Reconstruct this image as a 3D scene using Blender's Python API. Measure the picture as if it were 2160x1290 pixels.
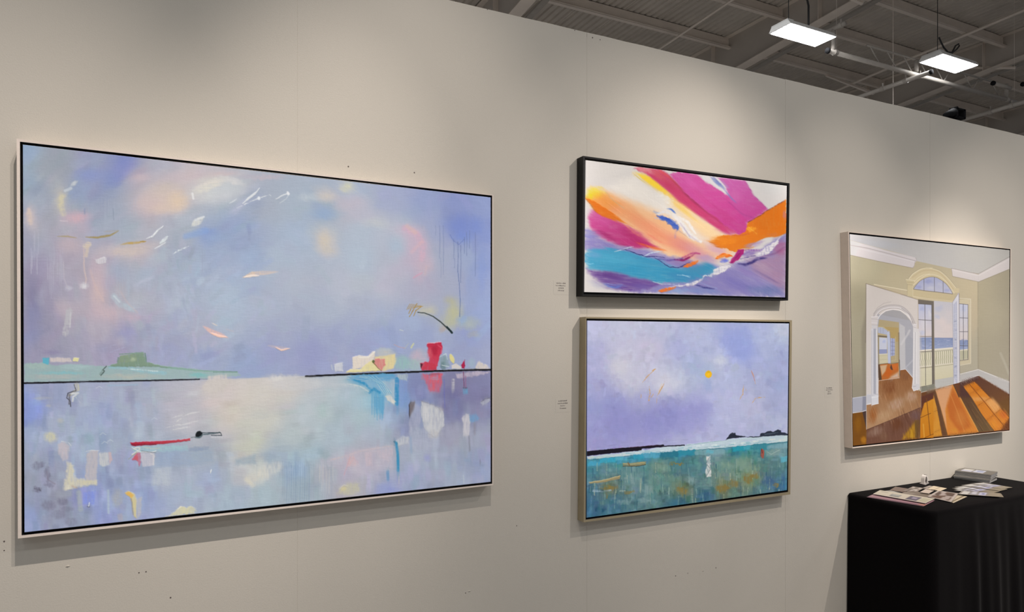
import bpy, bmesh, math, random
import numpy as np
from mathutils import Vector, Matrix

# ------------------------------------------------------------------ start
for o in list(bpy.data.objects): bpy.data.objects.remove(o)
sc = bpy.context.scene
col = sc.collection
R = math.radians

# camera: eye height 1.6 m, 2.48 m in front of the booth wall, turned right
cam_d = bpy.data.cameras.new('camera')
cam = bpy.data.objects.new('camera', cam_d); col.objects.link(cam)
cam.location = (0, -2.4775, 1.6)
cam.rotation_euler = (R(90), 0, R(-26.614))
cam_d.sensor_width = 36; cam_d.lens = 1415.8 / 2160 * 36
cam_d.shift_y = (719.1 - 645) / 2160
cam_d.clip_start = .05; cam_d.clip_end = 200
sc.camera = cam

# hall light
w = bpy.data.worlds.new('hall'); sc.world = w; w.use_nodes = True
w.node_tree.nodes['Background'].inputs[0].default_value = (.965, .975, 1.02, 1)
w.node_tree.nodes['Background'].inputs[1].default_value = 0.221

def area(name, loc, size, power, color, rot=(0, 0, 0)):
    d = bpy.data.lights.new(name, 'AREA'); d.shape = 'RECTANGLE'; d.size, d.size_y = size
    d.energy = power; d.color = color
    o = bpy.data.objects.new(name, d); o.location = loc; o.rotation_euler = rot; col.objects.link(o)
    return o

def spot(name, loc, aim, power, color, ang, blend, rad):
    d = bpy.data.lights.new(name, 'SPOT'); d.energy = power; d.color = color
    d.spot_size = R(ang); d.spot_blend = blend; d.shadow_soft_size = rad
    o = bpy.data.objects.new(name, d); o.location = loc
    v = Vector(aim) - Vector(loc); o.rotation_euler = v.to_track_quat('-Z', 'Y').to_euler(); col.objects.link(o)
    return o
WARM = (1.0, .896, .825)
KS = 1.0 / .896
# unseen high-bay lights beyond the frame, added to brighten roof and wall: x, y
KA = 1.14
for hx, hy in [(5.5, 5.0), (2.3, 5.0), (-.9, 5.0), (5.5, 1.6), (2.3, 1.6), (-4.1, 3.3)]:
    area('hall_light', (hx, hy, 6.6), (1.1, .45), 100 * KA, (.985, .985, 1.0))
KB = 0.38
for hx, hy in [(-5, -5.5), (-1.5, -5.5), (2, -5.5), (5.5, -5.5), (9, -5.5), (12.5, -5.5), (-1.5, -9), (3.5, -9), (8.5, -9)]:
    area('hall_light', (hx, hy, 6.6), (1.1, .45), 100 * KB, (.985, .985, 1.0))
# unseen booth spots where shadows place them; extra heads added to fit wall brightness: x, y, z, aim x, aim z, cone, power
for lx, ly, lz, ax, az, ang, pw in [(0.62, -2.15, 5.0, 0.3, 2.6, 50, 28), (0.62, -2.15, 5.0, 0.8, 2.0, 30, 157), (0.62, -2.15, 5.0, 1.5, 0.9, 55, 87), (0.62, -2.15, 5.0, 0.4, 1.8, 24, 207),
                    (0.62, -2.15, 5.0, -0.5, 0.2, 40, 217), (3.1, -2.1, 3.92, 3.0, 1.2, 100, 29), (3.1, -2.1, 3.92, 2.2, 2.0, 36, 168),
                    (3.1, -2.1, 3.92, 3.3, 2.05, 34, 68), (3.1, -2.1, 3.92, 3.1, 0.4, 50, 148), (3.1, -2.1, 3.92, 4.0, 0.9, 55, 16),
                    (3.1, -2.1, 3.92, 1.9, 2.3, 30, 93), (3.1, -2.1, 3.92, 2.2, 1.72, 22, 160), (3.1, -2.1, 3.92, 1.7, 0.8, 44, 29),
                    (4.5, -2.15, 4.7, 3.6, 2.0, 36, 8), (4.5, -2.15, 4.7, 4.5, 0.4, 50, 194), (4.5, -2.15, 4.7, 5.4, 0.9, 55, 154),
                    (4.5, -2.15, 4.7, 4.2, 1.0, 30, 554), (0.25, -2.15, 5.0, -0.9, 1.0, 36, 355)]:
    spot('booth_spot', (lx, ly, lz), (ax, 0, az), pw * KS, WARM, ang, 1.0, .018)

sc.view_settings.view_transform = 'Standard'
sc.view_settings.look = 'None'
sc.view_settings.gamma = 1
sc.view_settings.use_curve_mapping = False
sc.view_settings.exposure = 0.0
# ---------------------------------------------------------------- painter
# A small oil painter: washes, dabs, strokes and shapes laid on a canvas grid, in
# flat canvas sketch units; the result is the canvas as lit, before its light is divided out.
def fnoise(h, w, sy, sx, seed):
    g = np.random.RandomState(seed)
    ny, nx = int(h / sy) + 3, int(w / sx) + 3
    a = g.rand(ny, nx) * 2 - 1
    y = np.arange(h) / sy; x = np.arange(w) / sx
    yi = y.astype(int); xi = x.astype(int)
    fy = y - yi; fx = x - xi
    fy = (fy * fy * (3 - 2 * fy))[:, None]; fx = (fx * fx * (3 - 2 * fx))[None, :]
    A = a[yi][:, xi]; B = a[yi][:, xi + 1]; Cc = a[yi + 1][:, xi]; D = a[yi + 1][:, xi + 1]
    return (A * (1 - fx) + B * fx) * (1 - fy) + (Cc * (1 - fx) + D * fx) * fy

def sstep(t):
    t = np.clip(t, 0, 1)
    return t * t * (3 - 2 * t)

class Painter:
    def __init__(s, x0, y0, x1, y1, S=1.0, seed=1):
        s.x0, s.y0, s.S = x0, y0, S
        s.w, s.h = int((x1 - x0) * S) + 2, int((y1 - y0) * S) + 2
        s.im = np.zeros((s.h, s.w, 3), np.float32)
        s.hgt = np.zeros((s.h, s.w), np.float32)
        s.X = (x0 + np.arange(s.w) / S)[None, :] + np.zeros((s.h, 1))
        s.Y = (y0 + np.arange(s.h) / S)[:, None] + np.zeros((1, s.w))
        q = 6 * S
        s.wx = fnoise(s.h, s.w, q, q, seed + 1) + .6 * fnoise(s.h, s.w, q / 2.4, q / 2.4, seed + 2)
        s.wy = fnoise(s.h, s.w, q, q, seed + 3) + .6 * fnoise(s.h, s.w, q / 2.4, q / 2.4, seed + 4)
        s.n1 = fnoise(s.h, s.w, 9 * S, 2.2 * S, seed + 5)      # upright bristle marks
        s.n2 = fnoise(s.h, s.w, 2.0 * S, 10 * S, seed + 6)     # sideways bristle marks
        s.r = random.Random(seed); s.wob = 1.0
        s.fr(0, 0, 1)
    def fr(s, ox, oy, k):                 # sketch frame: canvas = o + v / k
        s.ox, s.oy, s.k = ox, oy, k
    def P(s, pts):
        a = np.array(pts, float).reshape(-1, 2)
        return np.stack([s.ox + a[:, 0] / s.k, s.oy + a[:, 1] / s.k], 1)
    def box(s, x0, y0, x1, y1):
        i0 = max(0, int((y0 - s.y0) * s.S)); i1 = min(s.h, int((y1 - s.y0) * s.S) + 2)
        j0 = max(0, int((x0 - s.x0) * s.S)); j1 = min(s.w, int((x1 - s.x0) * s.S) + 2)
        return slice(i0, max(i0, i1)), slice(j0, max(j0, j1))
    def put(s, b, al, col, body=0.0):
        c = np.array(col, np.float32)
        if al.size == 0: return
        al = np.clip(al, 0, 1)[..., None].astype(np.float32)
        s.im[b] = s.im[b] * (1 - al) + c * al
        if body: s.hgt[b] = np.maximum(s.hgt[b], al[..., 0] * body)
    def wash(s, pts, mask=None, s0=14.0, p=1.7):
        a = np.array(pts, float)
        xy = a[:, :2]; c = a[:, 2:5]
        st = 4
        gx = s.X[::st, ::st]; gy = s.Y[::st, ::st]
        num = np.zeros(gx.shape + (3,)); den = np.zeros(gx.shape)
        for (x, y), cc in zip(xy, c):
            w = 1 / ((gx - x) ** 2 + (gy - y) ** 2 + s0 * s0) ** p
            den += w; num += w[..., None] * cc
        num /= den[..., None]
        yi = np.minimum(np.arange(s.h) / st, gx.shape[0] - 1.001); xi = np.minimum(np.arange(s.w) / st, gx.shape[1] - 1.001)
        y0 = yi.astype(int); x0 = xi.astype(int); fy = (yi - y0)[:, None, None]; fx = (xi - x0)[None, :, None]
        y1 = np.minimum(y0 + 1, gx.shape[0] - 1); x1 = np.minimum(x0 + 1, gx.shape[1] - 1)
        o = (num[y0][:, x0] * (1 - fx) + num[y0][:, x1] * fx) * (1 - fy) + (num[y1][:, x0] * (1 - fx) + num[y1][:, x1] * fx) * fy
        if mask is None: s.im[:] = o
        else: s.im[:] = s.im * (1 - mask[..., None]) + o * mask[..., None]
    def dabs(s, n, box, ln, wd, amp, a=.5, ang=(0, 180), sat=0.5):
        # short knife dabs that pick up the wet colour under them and shift it a little
        r = s.r
        for _ in range(n):
            x = r.uniform(box[0], box[2]); y = r.uniform(box[1], box[3])
            i = int((y - s.y0) * s.S); j = int((x - s.x0) * s.S)
            if not (0 <= i < s.h and 0 <= j < s.w): continue
            L = r.uniform(*ln); W = r.uniform(*wd); t = math.radians(r.uniform(*ang))
            m = max(L, W) * .75
            b = s.box(x - m, y - m, x + m, y + m)
            X = s.X[b] - x; Y = s.Y[b] - y
            u = (X * math.cos(t) + Y * math.sin(t)) + s.wx[b] * 1.2; v = (-X * math.sin(t) + Y * math.cos(t)) + s.wy[b] * 1.2
            al = sstep((L / 2 - abs(u)) / (L * .22)) * sstep((W / 2 - abs(v)) / (W * .3))
            g = r.gauss(0, amp)
            c = s.im[i, j] + g + np.array([r.gauss(0, amp * sat) for _ in range(3)])
            s.put(b, al * a * r.uniform(.4, 1), c)
    def blob(s, x, y, rx, ry, col, a=1.0, rot=0, soft=1.0, rough=1.0, grain=0.0):
        (x, y), = s.P([(x, y)]); rx /= s.k; ry /= s.k
        m = max(rx, ry) * 1.3 + 2
        b = s.box(x - m, y - m, x + m, y + m)
        t = math.radians(rot)
        X = s.X[b] - x + s.wx[b] * rough; Y = s.Y[b] - y + s.wy[b] * rough
        u = (X * math.cos(t) + Y * math.sin(t)) / rx; v = (-X * math.sin(t) + Y * math.cos(t)) / ry
        d = np.sqrt(u * u + v * v)
        al = sstep((1.15 - d) / max(.02, soft))
        if grain: al = al * np.clip(1 + grain * (s.n1[b] if grain > 0 else -s.n2[b]), 0, 1.4)
        s.put(b, al * a, col)
    def poly(s, pts, col, a=1.0, soft=1.0, rough=0.0, grain=0.0, body=0.0, col2=None, gdir=(0, 1)):
        p = s.P(pts)
        x0, y0 = p.min(0) - soft - 3 - rough * 2; x1, y1 = p.max(0) + soft + 3 + rough * 2
        b = s.box(x0, y0, x1, y1)
        X = s.X[b] + s.wx[b] * rough * s.wob; Y = s.Y[b] + s.wy[b] * rough * s.wob
        if X.size == 0: return
        ins = np.zeros(X.shape, bool); d2 = np.full(X.shape, 1e9)
        n = len(p)
        for i in range(n):
            ax, ay = p[i]; bx, by = p[(i + 1) % n]
            ex, ey = bx - ax, by - ay
            t = np.clip(((X - ax) * ex + (Y - ay) * ey) / (ex * ex + ey * ey + 1e-9), 0, 1)
            d2 = np.minimum(d2, (X - ax - t * ex) ** 2 + (Y - ay - t * ey) ** 2)
            c = ((ay > Y) != (by > Y))
            if abs(ey) > 1e-9: ins ^= c & (X < ex * (Y - ay) / ey + ax)
        sd = np.sqrt(d2) * np.where(ins, 1, -1)
        al = sstep(sd / soft + .5)
        if grain: al = al * np.clip(1 + abs(grain) * (s.n1[b] if grain > 0 else s.n2[b]), 0, 1.3)
        if col2 is not None:
            g = X * gdir[0] + Y * gdir[1]; q = p[:, 0] * gdir[0] + p[:, 1] * gdir[1]
            g = np.clip((g - q.min()) / (q.max() - q.min()), 0, 1)[..., None]
            col = np.array(col) * (1 - g) + np.array(col2) * g
        s.put(b, al * a, col, body)
    def line(s, pts, w, col, a=1.0, soft=None, taper=0.0, dry=0.0, rough=0.4, body=0.0, w2=None):
        # a drawn stroke: w = width at its start, w2 at its end, taper 1 = pointed at both ends
        p = s.P(pts); w = w / s.k; w2 = w if w2 is None else w2 / s.k
        m = max(w, w2) + 3
        x0, y0 = p.min(0) - m; x1, y1 = p.max(0) + m
        b = s.box(x0, y0, x1, y1)
        X = s.X[b] + s.wx[b] * rough * s.wob; Y = s.Y[b] + s.wy[b] * rough * s.wob
        if X.size == 0: return
        seg = np.sqrt(((p[1:] - p[:-1]) ** 2).sum(1)); cum = np.concatenate([[0], np.cumsum(seg)]); T = cum[-1] + 1e-9
        best = np.full(X.shape, 1e9); tt = np.zeros(X.shape)
        for i in range(len(p) - 1):
            ax, ay = p[i]; ex, ey = p[i + 1] - p[i]
            t = np.clip(((X - ax) * ex + (Y - ay) * ey) / (ex * ex + ey * ey + 1e-9), 0, 1)
            d = (X - ax - t * ex) ** 2 + (Y - ay - t * ey) ** 2
            q = d < best
            best = np.where(q, d, best); tt = np.where(q, (cum[i] + t * seg[i]) / T, tt)
        wid = (w + (w2 - w) * tt) * .5
        if taper: wid = wid * (1 - taper * abs(2 * tt - 1) ** 2.2)
        so = soft if soft is not None else .9
        al = sstep((wid - np.sqrt(best)) / so + .5) * np.clip(wid * 2 / .8, 0, 1)
        if dry: al = al * np.clip(1 + dry * (s.n1[b] + s.n2[b]), 0, 1.2)
        s.put(b, al * a, col, body)
    def drips(s, n, box, ln, col, a=.3, w=1.0):
        r = s.r
        for _ in range(n):
            x = r.uniform(box[0], box[2]); y = r.uniform(box[1], box[3]); L = r.uniform(*ln)
            s.line([(x, y), (x + r.uniform(-1, 1) * s.k * .5, y + L * .5), (x + r.uniform(-1, 1) * s.k * .6, y + L)], w, col, a * r.uniform(.5, 1), soft=1.2, rough=.2)
    def weave(s, amp):                    # bristle and canvas grain over everything
        n = s.n1 * .5 + s.n2 * .5 + .5 * fnoise(s.h, s.w, 1.3, 1.3, 77)
        s.im += (n * amp)[..., None]
        s.hgt += .12 * n
    def mute(s, k, g=1.0):                # mix a little ochre into the blues
        m = (s.im[..., 0] + s.im[..., 1]) * .5
        e = np.clip(s.im[..., 2] - m, 0, 34) * np.clip(1.6 - np.abs(s.im[..., 2] - s.im[..., 0]) / 60, 0, 1)
        s.im[..., 2] = s.im[..., 2] - e * (1 - k) * .75; s.im[..., 0] += e * (1 - k) * .18; s.im[..., 1] += e * (1 - k) * .2
        s.im *= g
    def flow(s, n, box, ang, ln, w, amp, a=.3, bend=0):   # long dry streaks along one direction
        r = s.r
        for _ in range(n):
            x = r.uniform(box[0], box[2]); y = r.uniform(box[1], box[3]); L = r.uniform(*ln); t = math.radians(ang + r.uniform(-5, 5))
            (px, py), = s.P([(x, y)]); i = int((py - s.y0) * s.S); j = int((px - s.x0) * s.S)
            if not (2 <= i < s.h - 2 and 2 <= j < s.w - 2): continue
            c = s.im[i, j] + r.gauss(0, amp)
            dx, dy = math.cos(t) * L / 2, math.sin(t) * L / 2
            s.line([(x - dx, y - dy), (x - dy * bend, y + dx * bend), (x + dx, y + dy)], r.uniform(.5, 1) * w, c, a * r.uniform(.4, 1), soft=1.4, taper=.9, dry=.3)
    def smear(s, pts, ang, ln, a=.85, edge=14, n=9):        # drag the wet paint along one direction
        p = s.P(pts); x0, y0 = p.min(0); x1, y1 = p.max(0); b = s.box(x0, y0, x1, y1)
        X = s.X[b]; Y = s.Y[b]
        if X.size == 0: return
        cx, cy = (x0 + x1) / 2, (y0 + y1) / 2; rx, ry = (x1 - x0) / 2, (y1 - y0) / 2
        m = sstep(np.minimum((rx - abs(X - cx)), (ry - abs(Y - cy))) / edge) * a
        t = math.radians(ang); dx, dy = math.cos(t), math.sin(t)
        u = X * dx + Y * dy; v = -X * dy + Y * dx
        g = np.random.RandomState(int(abs(ang) * 7) + n); k = g.rand(4096) * 2 - 1
        iv = ((v + 4000) * 1.1).astype(int); L = ln * (.55 + .45 * k[(iv * 7 + ((u + 4000) / 26).astype(int) * 131) % 4096])
        i0 = (Y - s.y0) * s.S; j0 = (X - s.x0) * s.S; acc = 0
        for q in np.linspace(-.5, .5, n):
            ii = np.clip((i0 + q * L * dy * s.S), 0, s.h - 1).astype(int); jj = np.clip((j0 + q * L * dx * s.S), 0, s.w - 1).astype(int)
            acc = acc + s.im[ii, jj]
        s.im[b] = s.im[b] * (1 - m[..., None]) + acc / n * m[..., None]
def paint_harbour():
    q = Painter(34, 290, 1044, 1130, 1.0, 3)
    sky = []; sea = []
    def add(L, ox, oy, k, rows):
        for x, y, r, g, b in rows: L.append((ox + x / k, oy + y / k, r, g, b))
    add(sky, 0, 280, 2.931, [(160,100,140,166,205),(350,180,150,160,185),(600,160,150,160,205),(780,180,125,140,205),(1000,230,175,180,205),(1300,240,192,188,200),
    (200,300,145,165,200),(330,230,158,166,186),(550,280,145,158,205),(720,270,128,145,205),(850,270,185,178,192),(1000,330,182,178,190),(1200,270,198,190,195),(1500,300,178,186,205),
    (180,420,155,168,198),(450,400,142,162,205),(650,380,140,155,200),(850,420,180,180,195),(1300,350,205,205,205),(1350,450,165,178,205),(1550,420,152,168,208),
    (350,500,162,168,190),(600,520,150,165,200),(750,520,155,168,200),(900,500,182,180,195),(1150,520,168,180,205),(1400,560,145,165,210),
    (250,620,165,172,195),(600,600,155,168,200),(800,620,150,170,205),(1100,650,160,172,200),(1300,620,132,157,210),(1500,650,145,162,205),
    (180,720,150,155,195),(300,760,160,160,195),(450,720,178,170,186),(650,720,170,170,195),(850,740,182,178,190),(1100,780,155,170,205),(1350,720,150,168,208),(1550,780,152,174,215),
    (200,880,146,143,184),(350,860,165,165,195),(480,850,160,158,185),(600,860,186,174,186),(720,870,155,170,205),(900,880,160,175,208),(1200,880,158,175,212),(1450,880,160,178,215),
    (200,1020,138,137,176),(300,1000,150,150,185),(450,1030,165,168,195),(600,1000,182,170,182),(720,1060,165,172,200),(850,1040,170,178,205),(1100,1020,165,178,212),(1400,1000,165,185,218),
    (200,1150,145,145,185),(420,1150,168,164,186),(560,1130,176,168,188),(700,1150,178,171,190),(900,1120,165,170,200),(1150,1120,160,172,210),(1400,1150,165,182,215),
    (200,1250,138,146,195),(500,1240,158,160,195),(750,1230,142,150,200),(950,1250,155,165,205),(1250,1240,163,170,202)])
    add(sky, 520, 340, 2.931, [(650,200,165,180,215),(900,220,158,171,215),(1100,230,145,162,212),(1300,250,134,151,208),(1450,260,138,156,210),
    (480,290,150,172,210),(300,250,165,182,212),(150,250,165,178,205),(600,300,180,184,200),(300,450,165,185,220),(700,430,172,188,218),(900,450,178,188,215),(1150,420,155,168,212),(1300,380,128,145,205),(1450,450,130,150,210),
    (200,600,168,185,218),(700,600,172,190,220),(900,620,175,185,212),(1100,620,180,177,203),(1200,600,160,172,210),(1350,600,150,168,212),(1470,620,135,155,212),
    (300,750,172,185,215),(600,760,178,188,215),(850,780,178,185,212),(1100,780,170,172,205),(1250,760,160,170,208),(1420,780,145,162,212),
    (150,900,168,180,215),(500,920,168,182,215),(800,920,165,178,215),(1000,980,155,172,215),(1200,950,160,172,205),(1450,900,145,165,215),
    (200,1050,160,172,212),(550,1080,155,168,212),(850,1080,148,165,215),(1100,1080,150,165,212),(1400,1080,145,160,210),(150,1180,150,162,210),(400,1180,148,158,210),(700,1180,150,162,210),(1000,1180,150,165,210),(1450,1180,148,160,205)])
    add(sky, 0, 700, 2.58, [(250,60,150,150,190),(600,70,155,152,195),(900,90,150,160,205),(1100,130,150,165,210),(1350,180,145,165,210),(300,120,150,155,190)])
    add(sea, 0, 700, 2.58, [(250,330,155,162,200),(180,420,140,155,215),(500,350,165,172,205),(750,330,165,170,200),(300,500,165,172,205),(550,450,160,172,210),(800,450,165,172,205),(950,400,185,180,195),(1200,350,205,195,190),(1350,350,210,200,190),
    (200,600,160,170,205),(450,580,165,178,210),(650,580,158,168,200),(850,560,170,175,200),(1000,480,190,188,195),(1250,450,208,198,188),(200,700,155,162,195),(650,700,155,162,200),(900,660,152,166,200),(1150,640,165,172,190),(1350,600,195,190,185),
    (170,800,150,155,185),(280,780,155,158,190),(600,800,150,162,200),(750,760,155,165,200),(900,790,172,178,203),(1150,790,160,170,205),(1340,780,188,188,190),
    (200,900,145,152,190),(320,900,145,146,172),(480,890,142,153,212),(600,900,155,165,205),(800,880,150,162,205),(1000,880,165,175,205),(1300,880,160,172,200),(170,1000,145,158,205),(260,1000,150,155,188),(450,1000,150,160,188),(550,1000,145,155,205),(850,980,155,165,205),(1250,920,165,180,205),(180,1070,150,162,205)])
    add(sea, 520, 680, 2.931, [(50,450,205,200,195),(250,400,205,200,195),(500,420,190,195,205),(650,450,170,190,210),(800,480,150,185,210),(950,480,132,160,205),(1050,420,128,133,182),(1300,400,127,123,167),(1450,420,127,127,172),(1300,520,122,122,170),
    (100,600,200,198,192),(400,560,185,195,205),(700,560,175,190,205),(880,600,160,175,205),(980,640,135,140,182),(1400,520,137,137,178),(50,720,195,195,180),(300,700,185,195,200),(600,700,170,185,205),(850,700,165,175,200),
    (150,820,160,175,200),(400,800,165,185,205),(650,850,188,178,195),(800,850,183,175,195),(1050,800,165,172,200),(1300,720,160,160,185),(1450,720,155,158,190),(1300,850,155,162,195),(1450,880,150,160,200),
    (50,920,200,198,192),(300,900,150,172,205),(480,920,170,175,190),(620,950,175,170,195),(820,950,170,170,200),(1000,950,155,162,200),(1300,950,160,168,198),(100,1050,165,182,200),(350,1020,160,175,195),(650,1030,182,178,182),(850,1020,147,157,208)])
    hz = np.interp(q.X, [52, 422, 520, 648, 1035], [807, 800, 797, 792, 779])
    q.wash(sky)
    q.wash(sea, sstep((q.Y - hz) / 2 + .5))
    q.dabs(900, (50, 300, 1035, 790), (20, 70), (10, 34), 3.2, .55, (0, 180))
    q.dabs(500, (50, 320, 420, 780), (16, 50), (8, 22), 5.0, .5, (30, 140))
    q.dabs(900, (50, 815, 1035, 1120), (14, 60), (8, 26), 6.5, .65, (82, 98), .35)
    q.dabs(420, (50, 815, 1035, 1120), (14, 50), (8, 22), 6.5, .65, (-5, 5), .35)
    q.dabs(260, (50, 830, 330, 1120), (16, 44), (10, 22), 9, .6, (84, 96), .3)
    q.dabs(260, (640, 830, 1035, 1100), (16, 50), (10, 24), 9, .6, (84, 96), .3)
    k = sstep((hz - q.Y) / 3 + .5)[..., None]; q.im += k * np.array([7., 1., -4.])
    q.fr(0, 280, 2.931)
    for x, y, a, b_, c, al, r_ in [(1020,380,300,150,(196,188,190),.5,-18),(330,230,150,100,(166,172,184),.45,0),(620,1040,280,150,(182,172,188),.4,30),(480,800,240,140,(178,174,190),.35,0),(900,620,260,110,(178,180,194),.4,-15),(1350,330,240,100,(188,192,204),.45,0),(720,430,120,120,(162,170,196),.4,0),(430,480,110,90,(186,180,190),.4,0),(300,1150,150,100,(150,146,184),.4,0),(1150,560,140,80,(176,182,200),.4,-30)]:
        q.blob(x, y, a, b_, c, al, r_, 1.0, 5)
    q.fr(0, 0, 1); q.dabs(420, (50, 310, 560, 790), (18, 60), (8, 22), 6.5, .55, (-60, -10), .4); q.dabs(260, (50, 420, 420, 790), (18, 60), (6, 16), 6.5, .55, (60, 110), .4)
    PE = (218, 195, 180); PK = (214, 180, 180); CR = (222, 214, 200)
    # ---- clouds, upper left
    q.fr(0, 280, 2.931)
    for a in [(330,200,90,70,(150,158,178),.5),(760,190,50,40,(122,136,202),.3),(560,260,90,40,(138,152,210),.5),(690,300,60,50,(134,148,204),.3),(870,280,60,24,(212,190,188),.55),(1030,400,150,95,(214,196,184),.7),(1130,270,160,40,(206,188,190),.5),(1390,255,110,22,(214,192,188),.5),
              (920,440,90,70,(210,188,185),.6),(1100,430,60,70,(224,200,175),.7),(1010,470,80,34,(218,196,182),.6),(360,350,50,70,(185,182,180),.4),(375,420,38,75,(212,200,170),.6),(470,525,85,35,(214,178,184),.85),(520,590,50,30,(200,178,190),.5),(430,570,60,30,(190,180,192),.4),
              (190,520,32,75,(210,192,184),.7),(225,580,22,55,(196,185,190),.5),(430,690,80,50,(196,178,182),.6),(600,880,45,140,(206,184,186),.45),(610,1000,50,90,(210,185,182),.5),(660,1110,110,50,(206,182,184),.6),(430,1090,80,60,(190,176,186),.5),(820,1140,50,24,(205,175,188),.6),
              (780,730,150,42,(208,192,184),.75),(900,690,110,26,(202,186,182),.5),(880,620,60,30,(186,182,196),.4),(820,1010,90,40,(178,178,188),.4),(920,1060,90,50,(178,180,196),.4),(380,1070,50,50,(196,180,184),.4),(620,1240,90,70,(188,182,192),.4),(740,970,40,60,(182,174,180),.4),
              (200,1120,60,120,(132,136,186),.4),(200,960,50,90,(134,130,172),.5),(250,820,60,60,(158,150,188),.5),(1350,380,160,60,(208,210,212),.5),(1230,360,60,60,(206,204,202),.6),(1330,300,120,30,(214,208,200),.7),(1420,330,110,50,(200,204,210),.6)]:
        q.blob(a[0], a[1], a[2] * 1.35, a[3] * 1.35, a[4], a=min(1, a[5] * 1.2), soft=1.0, rough=3.0, grain=.18)
    q.fr(0, 0, 1)
    q.smear([(48,300),(330,600)], -38, 34, .8); q.smear([(48,560),(300,790)], 66, 34, .8); q.smear([(200,300),(620,520)], -18, 40, .8); q.smear([(60,430),(200,640)], 84, 30, .7)
    q.fr(0, 280, 2.931)
    q.blob(1290,330,130,34,(226,220,206),.6,-22,.8,2,-.4); q.blob(1440,300,90,22,(220,216,212),.6,18,.8,2,-.4)
    q.line([(1190,375),(1196,410)],12,(232,230,228),.8); q.line([(1215,340),(1290,305),(1370,298)],20,(224,216,208),.5,soft=3,dry=.5)
    q.line([(440,330),(480,300)],26,(205,208,212),.7,soft=4,dry=.4,taper=.8); q.line([(405,360),(440,345)],18,(205,210,220),.7,soft=3)
    q.line([(385,395),(375,450),(395,500)],34,(216,206,172),.55,soft=8,dry=.4); q.line([(180,480),(190,560)],26,(220,198,184),.6,soft=6,dry=.4)
    q.line([(372,545),(420,548)],6,(220,205,208),.6)
    q.line([(350,642),(420,640),(480,652)],9,(168,150,96),.6,taper=.9,soft=2); q.line([(530,645),(600,648),(680,635),(735,608)],13,(162,142,84),.85,taper=.8,soft=2.4); q.line([(735,605),(650,612)],6,(175,160,120),.4,soft=3)
    q.line([(745,692),(790,683),(850,680),(905,670)],14,(190,160,96),.8,taper=.9,soft=3,dry=.4); q.line([(865,672),(905,672)],9,(170,138,70),.8,taper=.8)
    W = (226,228,230)
    q.line([(905,655),(945,640),(975,605),(1010,578)],11,W,.9,taper=.7,dry=.3,body=.6); q.line([(985,690),(1040,640)],22,(214,220,224),.8,taper=1,dry=.5,body=.5); q.line([(955,718),(1030,675)],8,W,.8,taper=.8)
    q.line([(1070,750),(1110,725),(1170,700)],9,(214,220,228),.8,taper=.8,dry=.8); q.line([(1185,575),(1255,525)],44,(212,212,206),.8,taper=.9,dry=.4,soft=4); q.line([(1210,540),(1260,520)],12,W,.7)
    q.line([(1150,640),(1270,605)],40,(135,165,220),.5,soft=9); q.line([(1415,440),(1465,408)],8,W,.6,taper=.8)
    q.line([(1500,440),(1535,405),(1583,365)],10,W,.9,taper=.6,body=.5)
    for x0,y0,x1,y1 in [(590,790,650,770),]: q.poly([(592,785),(640,768),(660,770),(655,805),(610,812),(595,805)],(212,208,212),.8,2,.6,.5,.4)
    q.line([(520,720),(522,840),(535,905),(530,930)],9,(206,186,180),.8,soft=2); q.line([(530,700),(550,690)],34,(212,198,182),.8,soft=5,dry=.4); q.line([(535,760),(545,700)],22,(214,196,176),.7,soft=4)
    q.blob(520,945,34,26,(214,210,214),.8,0,.8,2,.5); q.blob(430,960,30,20,(200,200,214),.6,0,.8,2)
    q.line([(395,800),(398,900),(420,960)],7,(190,182,196),.7,soft=2); q.line([(430,1100),(420,1170),(405,1240)],38,(188,186,192),.7,soft=3,dry=.7); q.line([(440,1110),(435,1200)],10,(206,204,206),.5,dry=.6)
    q.line([(705,1010),(745,1060),(820,1090)],34,(180,194,212),.6,soft=6,dry=.3); q.line([(705,1008),(740,1045)],10,(205,212,222),.7)
    q.line([(745,980),(790,1050),(850,1110)],10,(196,182,182),.5,soft=3); q.line([(560,850),(590,950),(640,1040)],14,(214,186,180),.4,soft=5)
    q.drips(26,(290,700,400,840),(60,200),(186,184,204),.5,4); q.drips(14,(640,780,800,900),(60,200),(172,182,206),.45,4); q.drips(10,(160,600,240,780),(60,160),(190,188,208),.5,5); q.drips(12,(640,380,840,520),(60,180),(172,178,204),.4,4)
    q.line([(700,470),(705,540)],5,(128,138,170),.5); q.line([(525,470),(525,500)],8,(130,142,190),.5); q.line([(1250,720),(1252,860)],4,(150,158,190),.5); q.line([(1540,570),(1540,660)],18,(150,160,196),.5,soft=4)
    # floating warm flecks
    q.line([(1500,895),(1560,870),(1640,866),(1720,858)],26,(222,198,176),.85,taper=.9,soft=3,dry=.3); q.line([(1510,893),(1560,884),(1600,884)],14,(244,226,210),.95,taper=.7,body=.5)
    q.line([(1255,1195),(1320,1235),(1410,1265)],30,(222,186,176),.8,taper=.9,soft=4,dry=.3); q.line([(1300,1235),(1350,1255),(1400,1262)],16,(250,206,186),.9,taper=.8,body=.5); q.line([(1310,1175),(1345,1192)],8,(222,208,192),.7,taper=.8); q.line([(1400,1215),(1440,1225)],8,(200,184,186),.4,soft=4)
    # ---- right sky
    q.fr(520, 340, 2.931)
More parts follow.
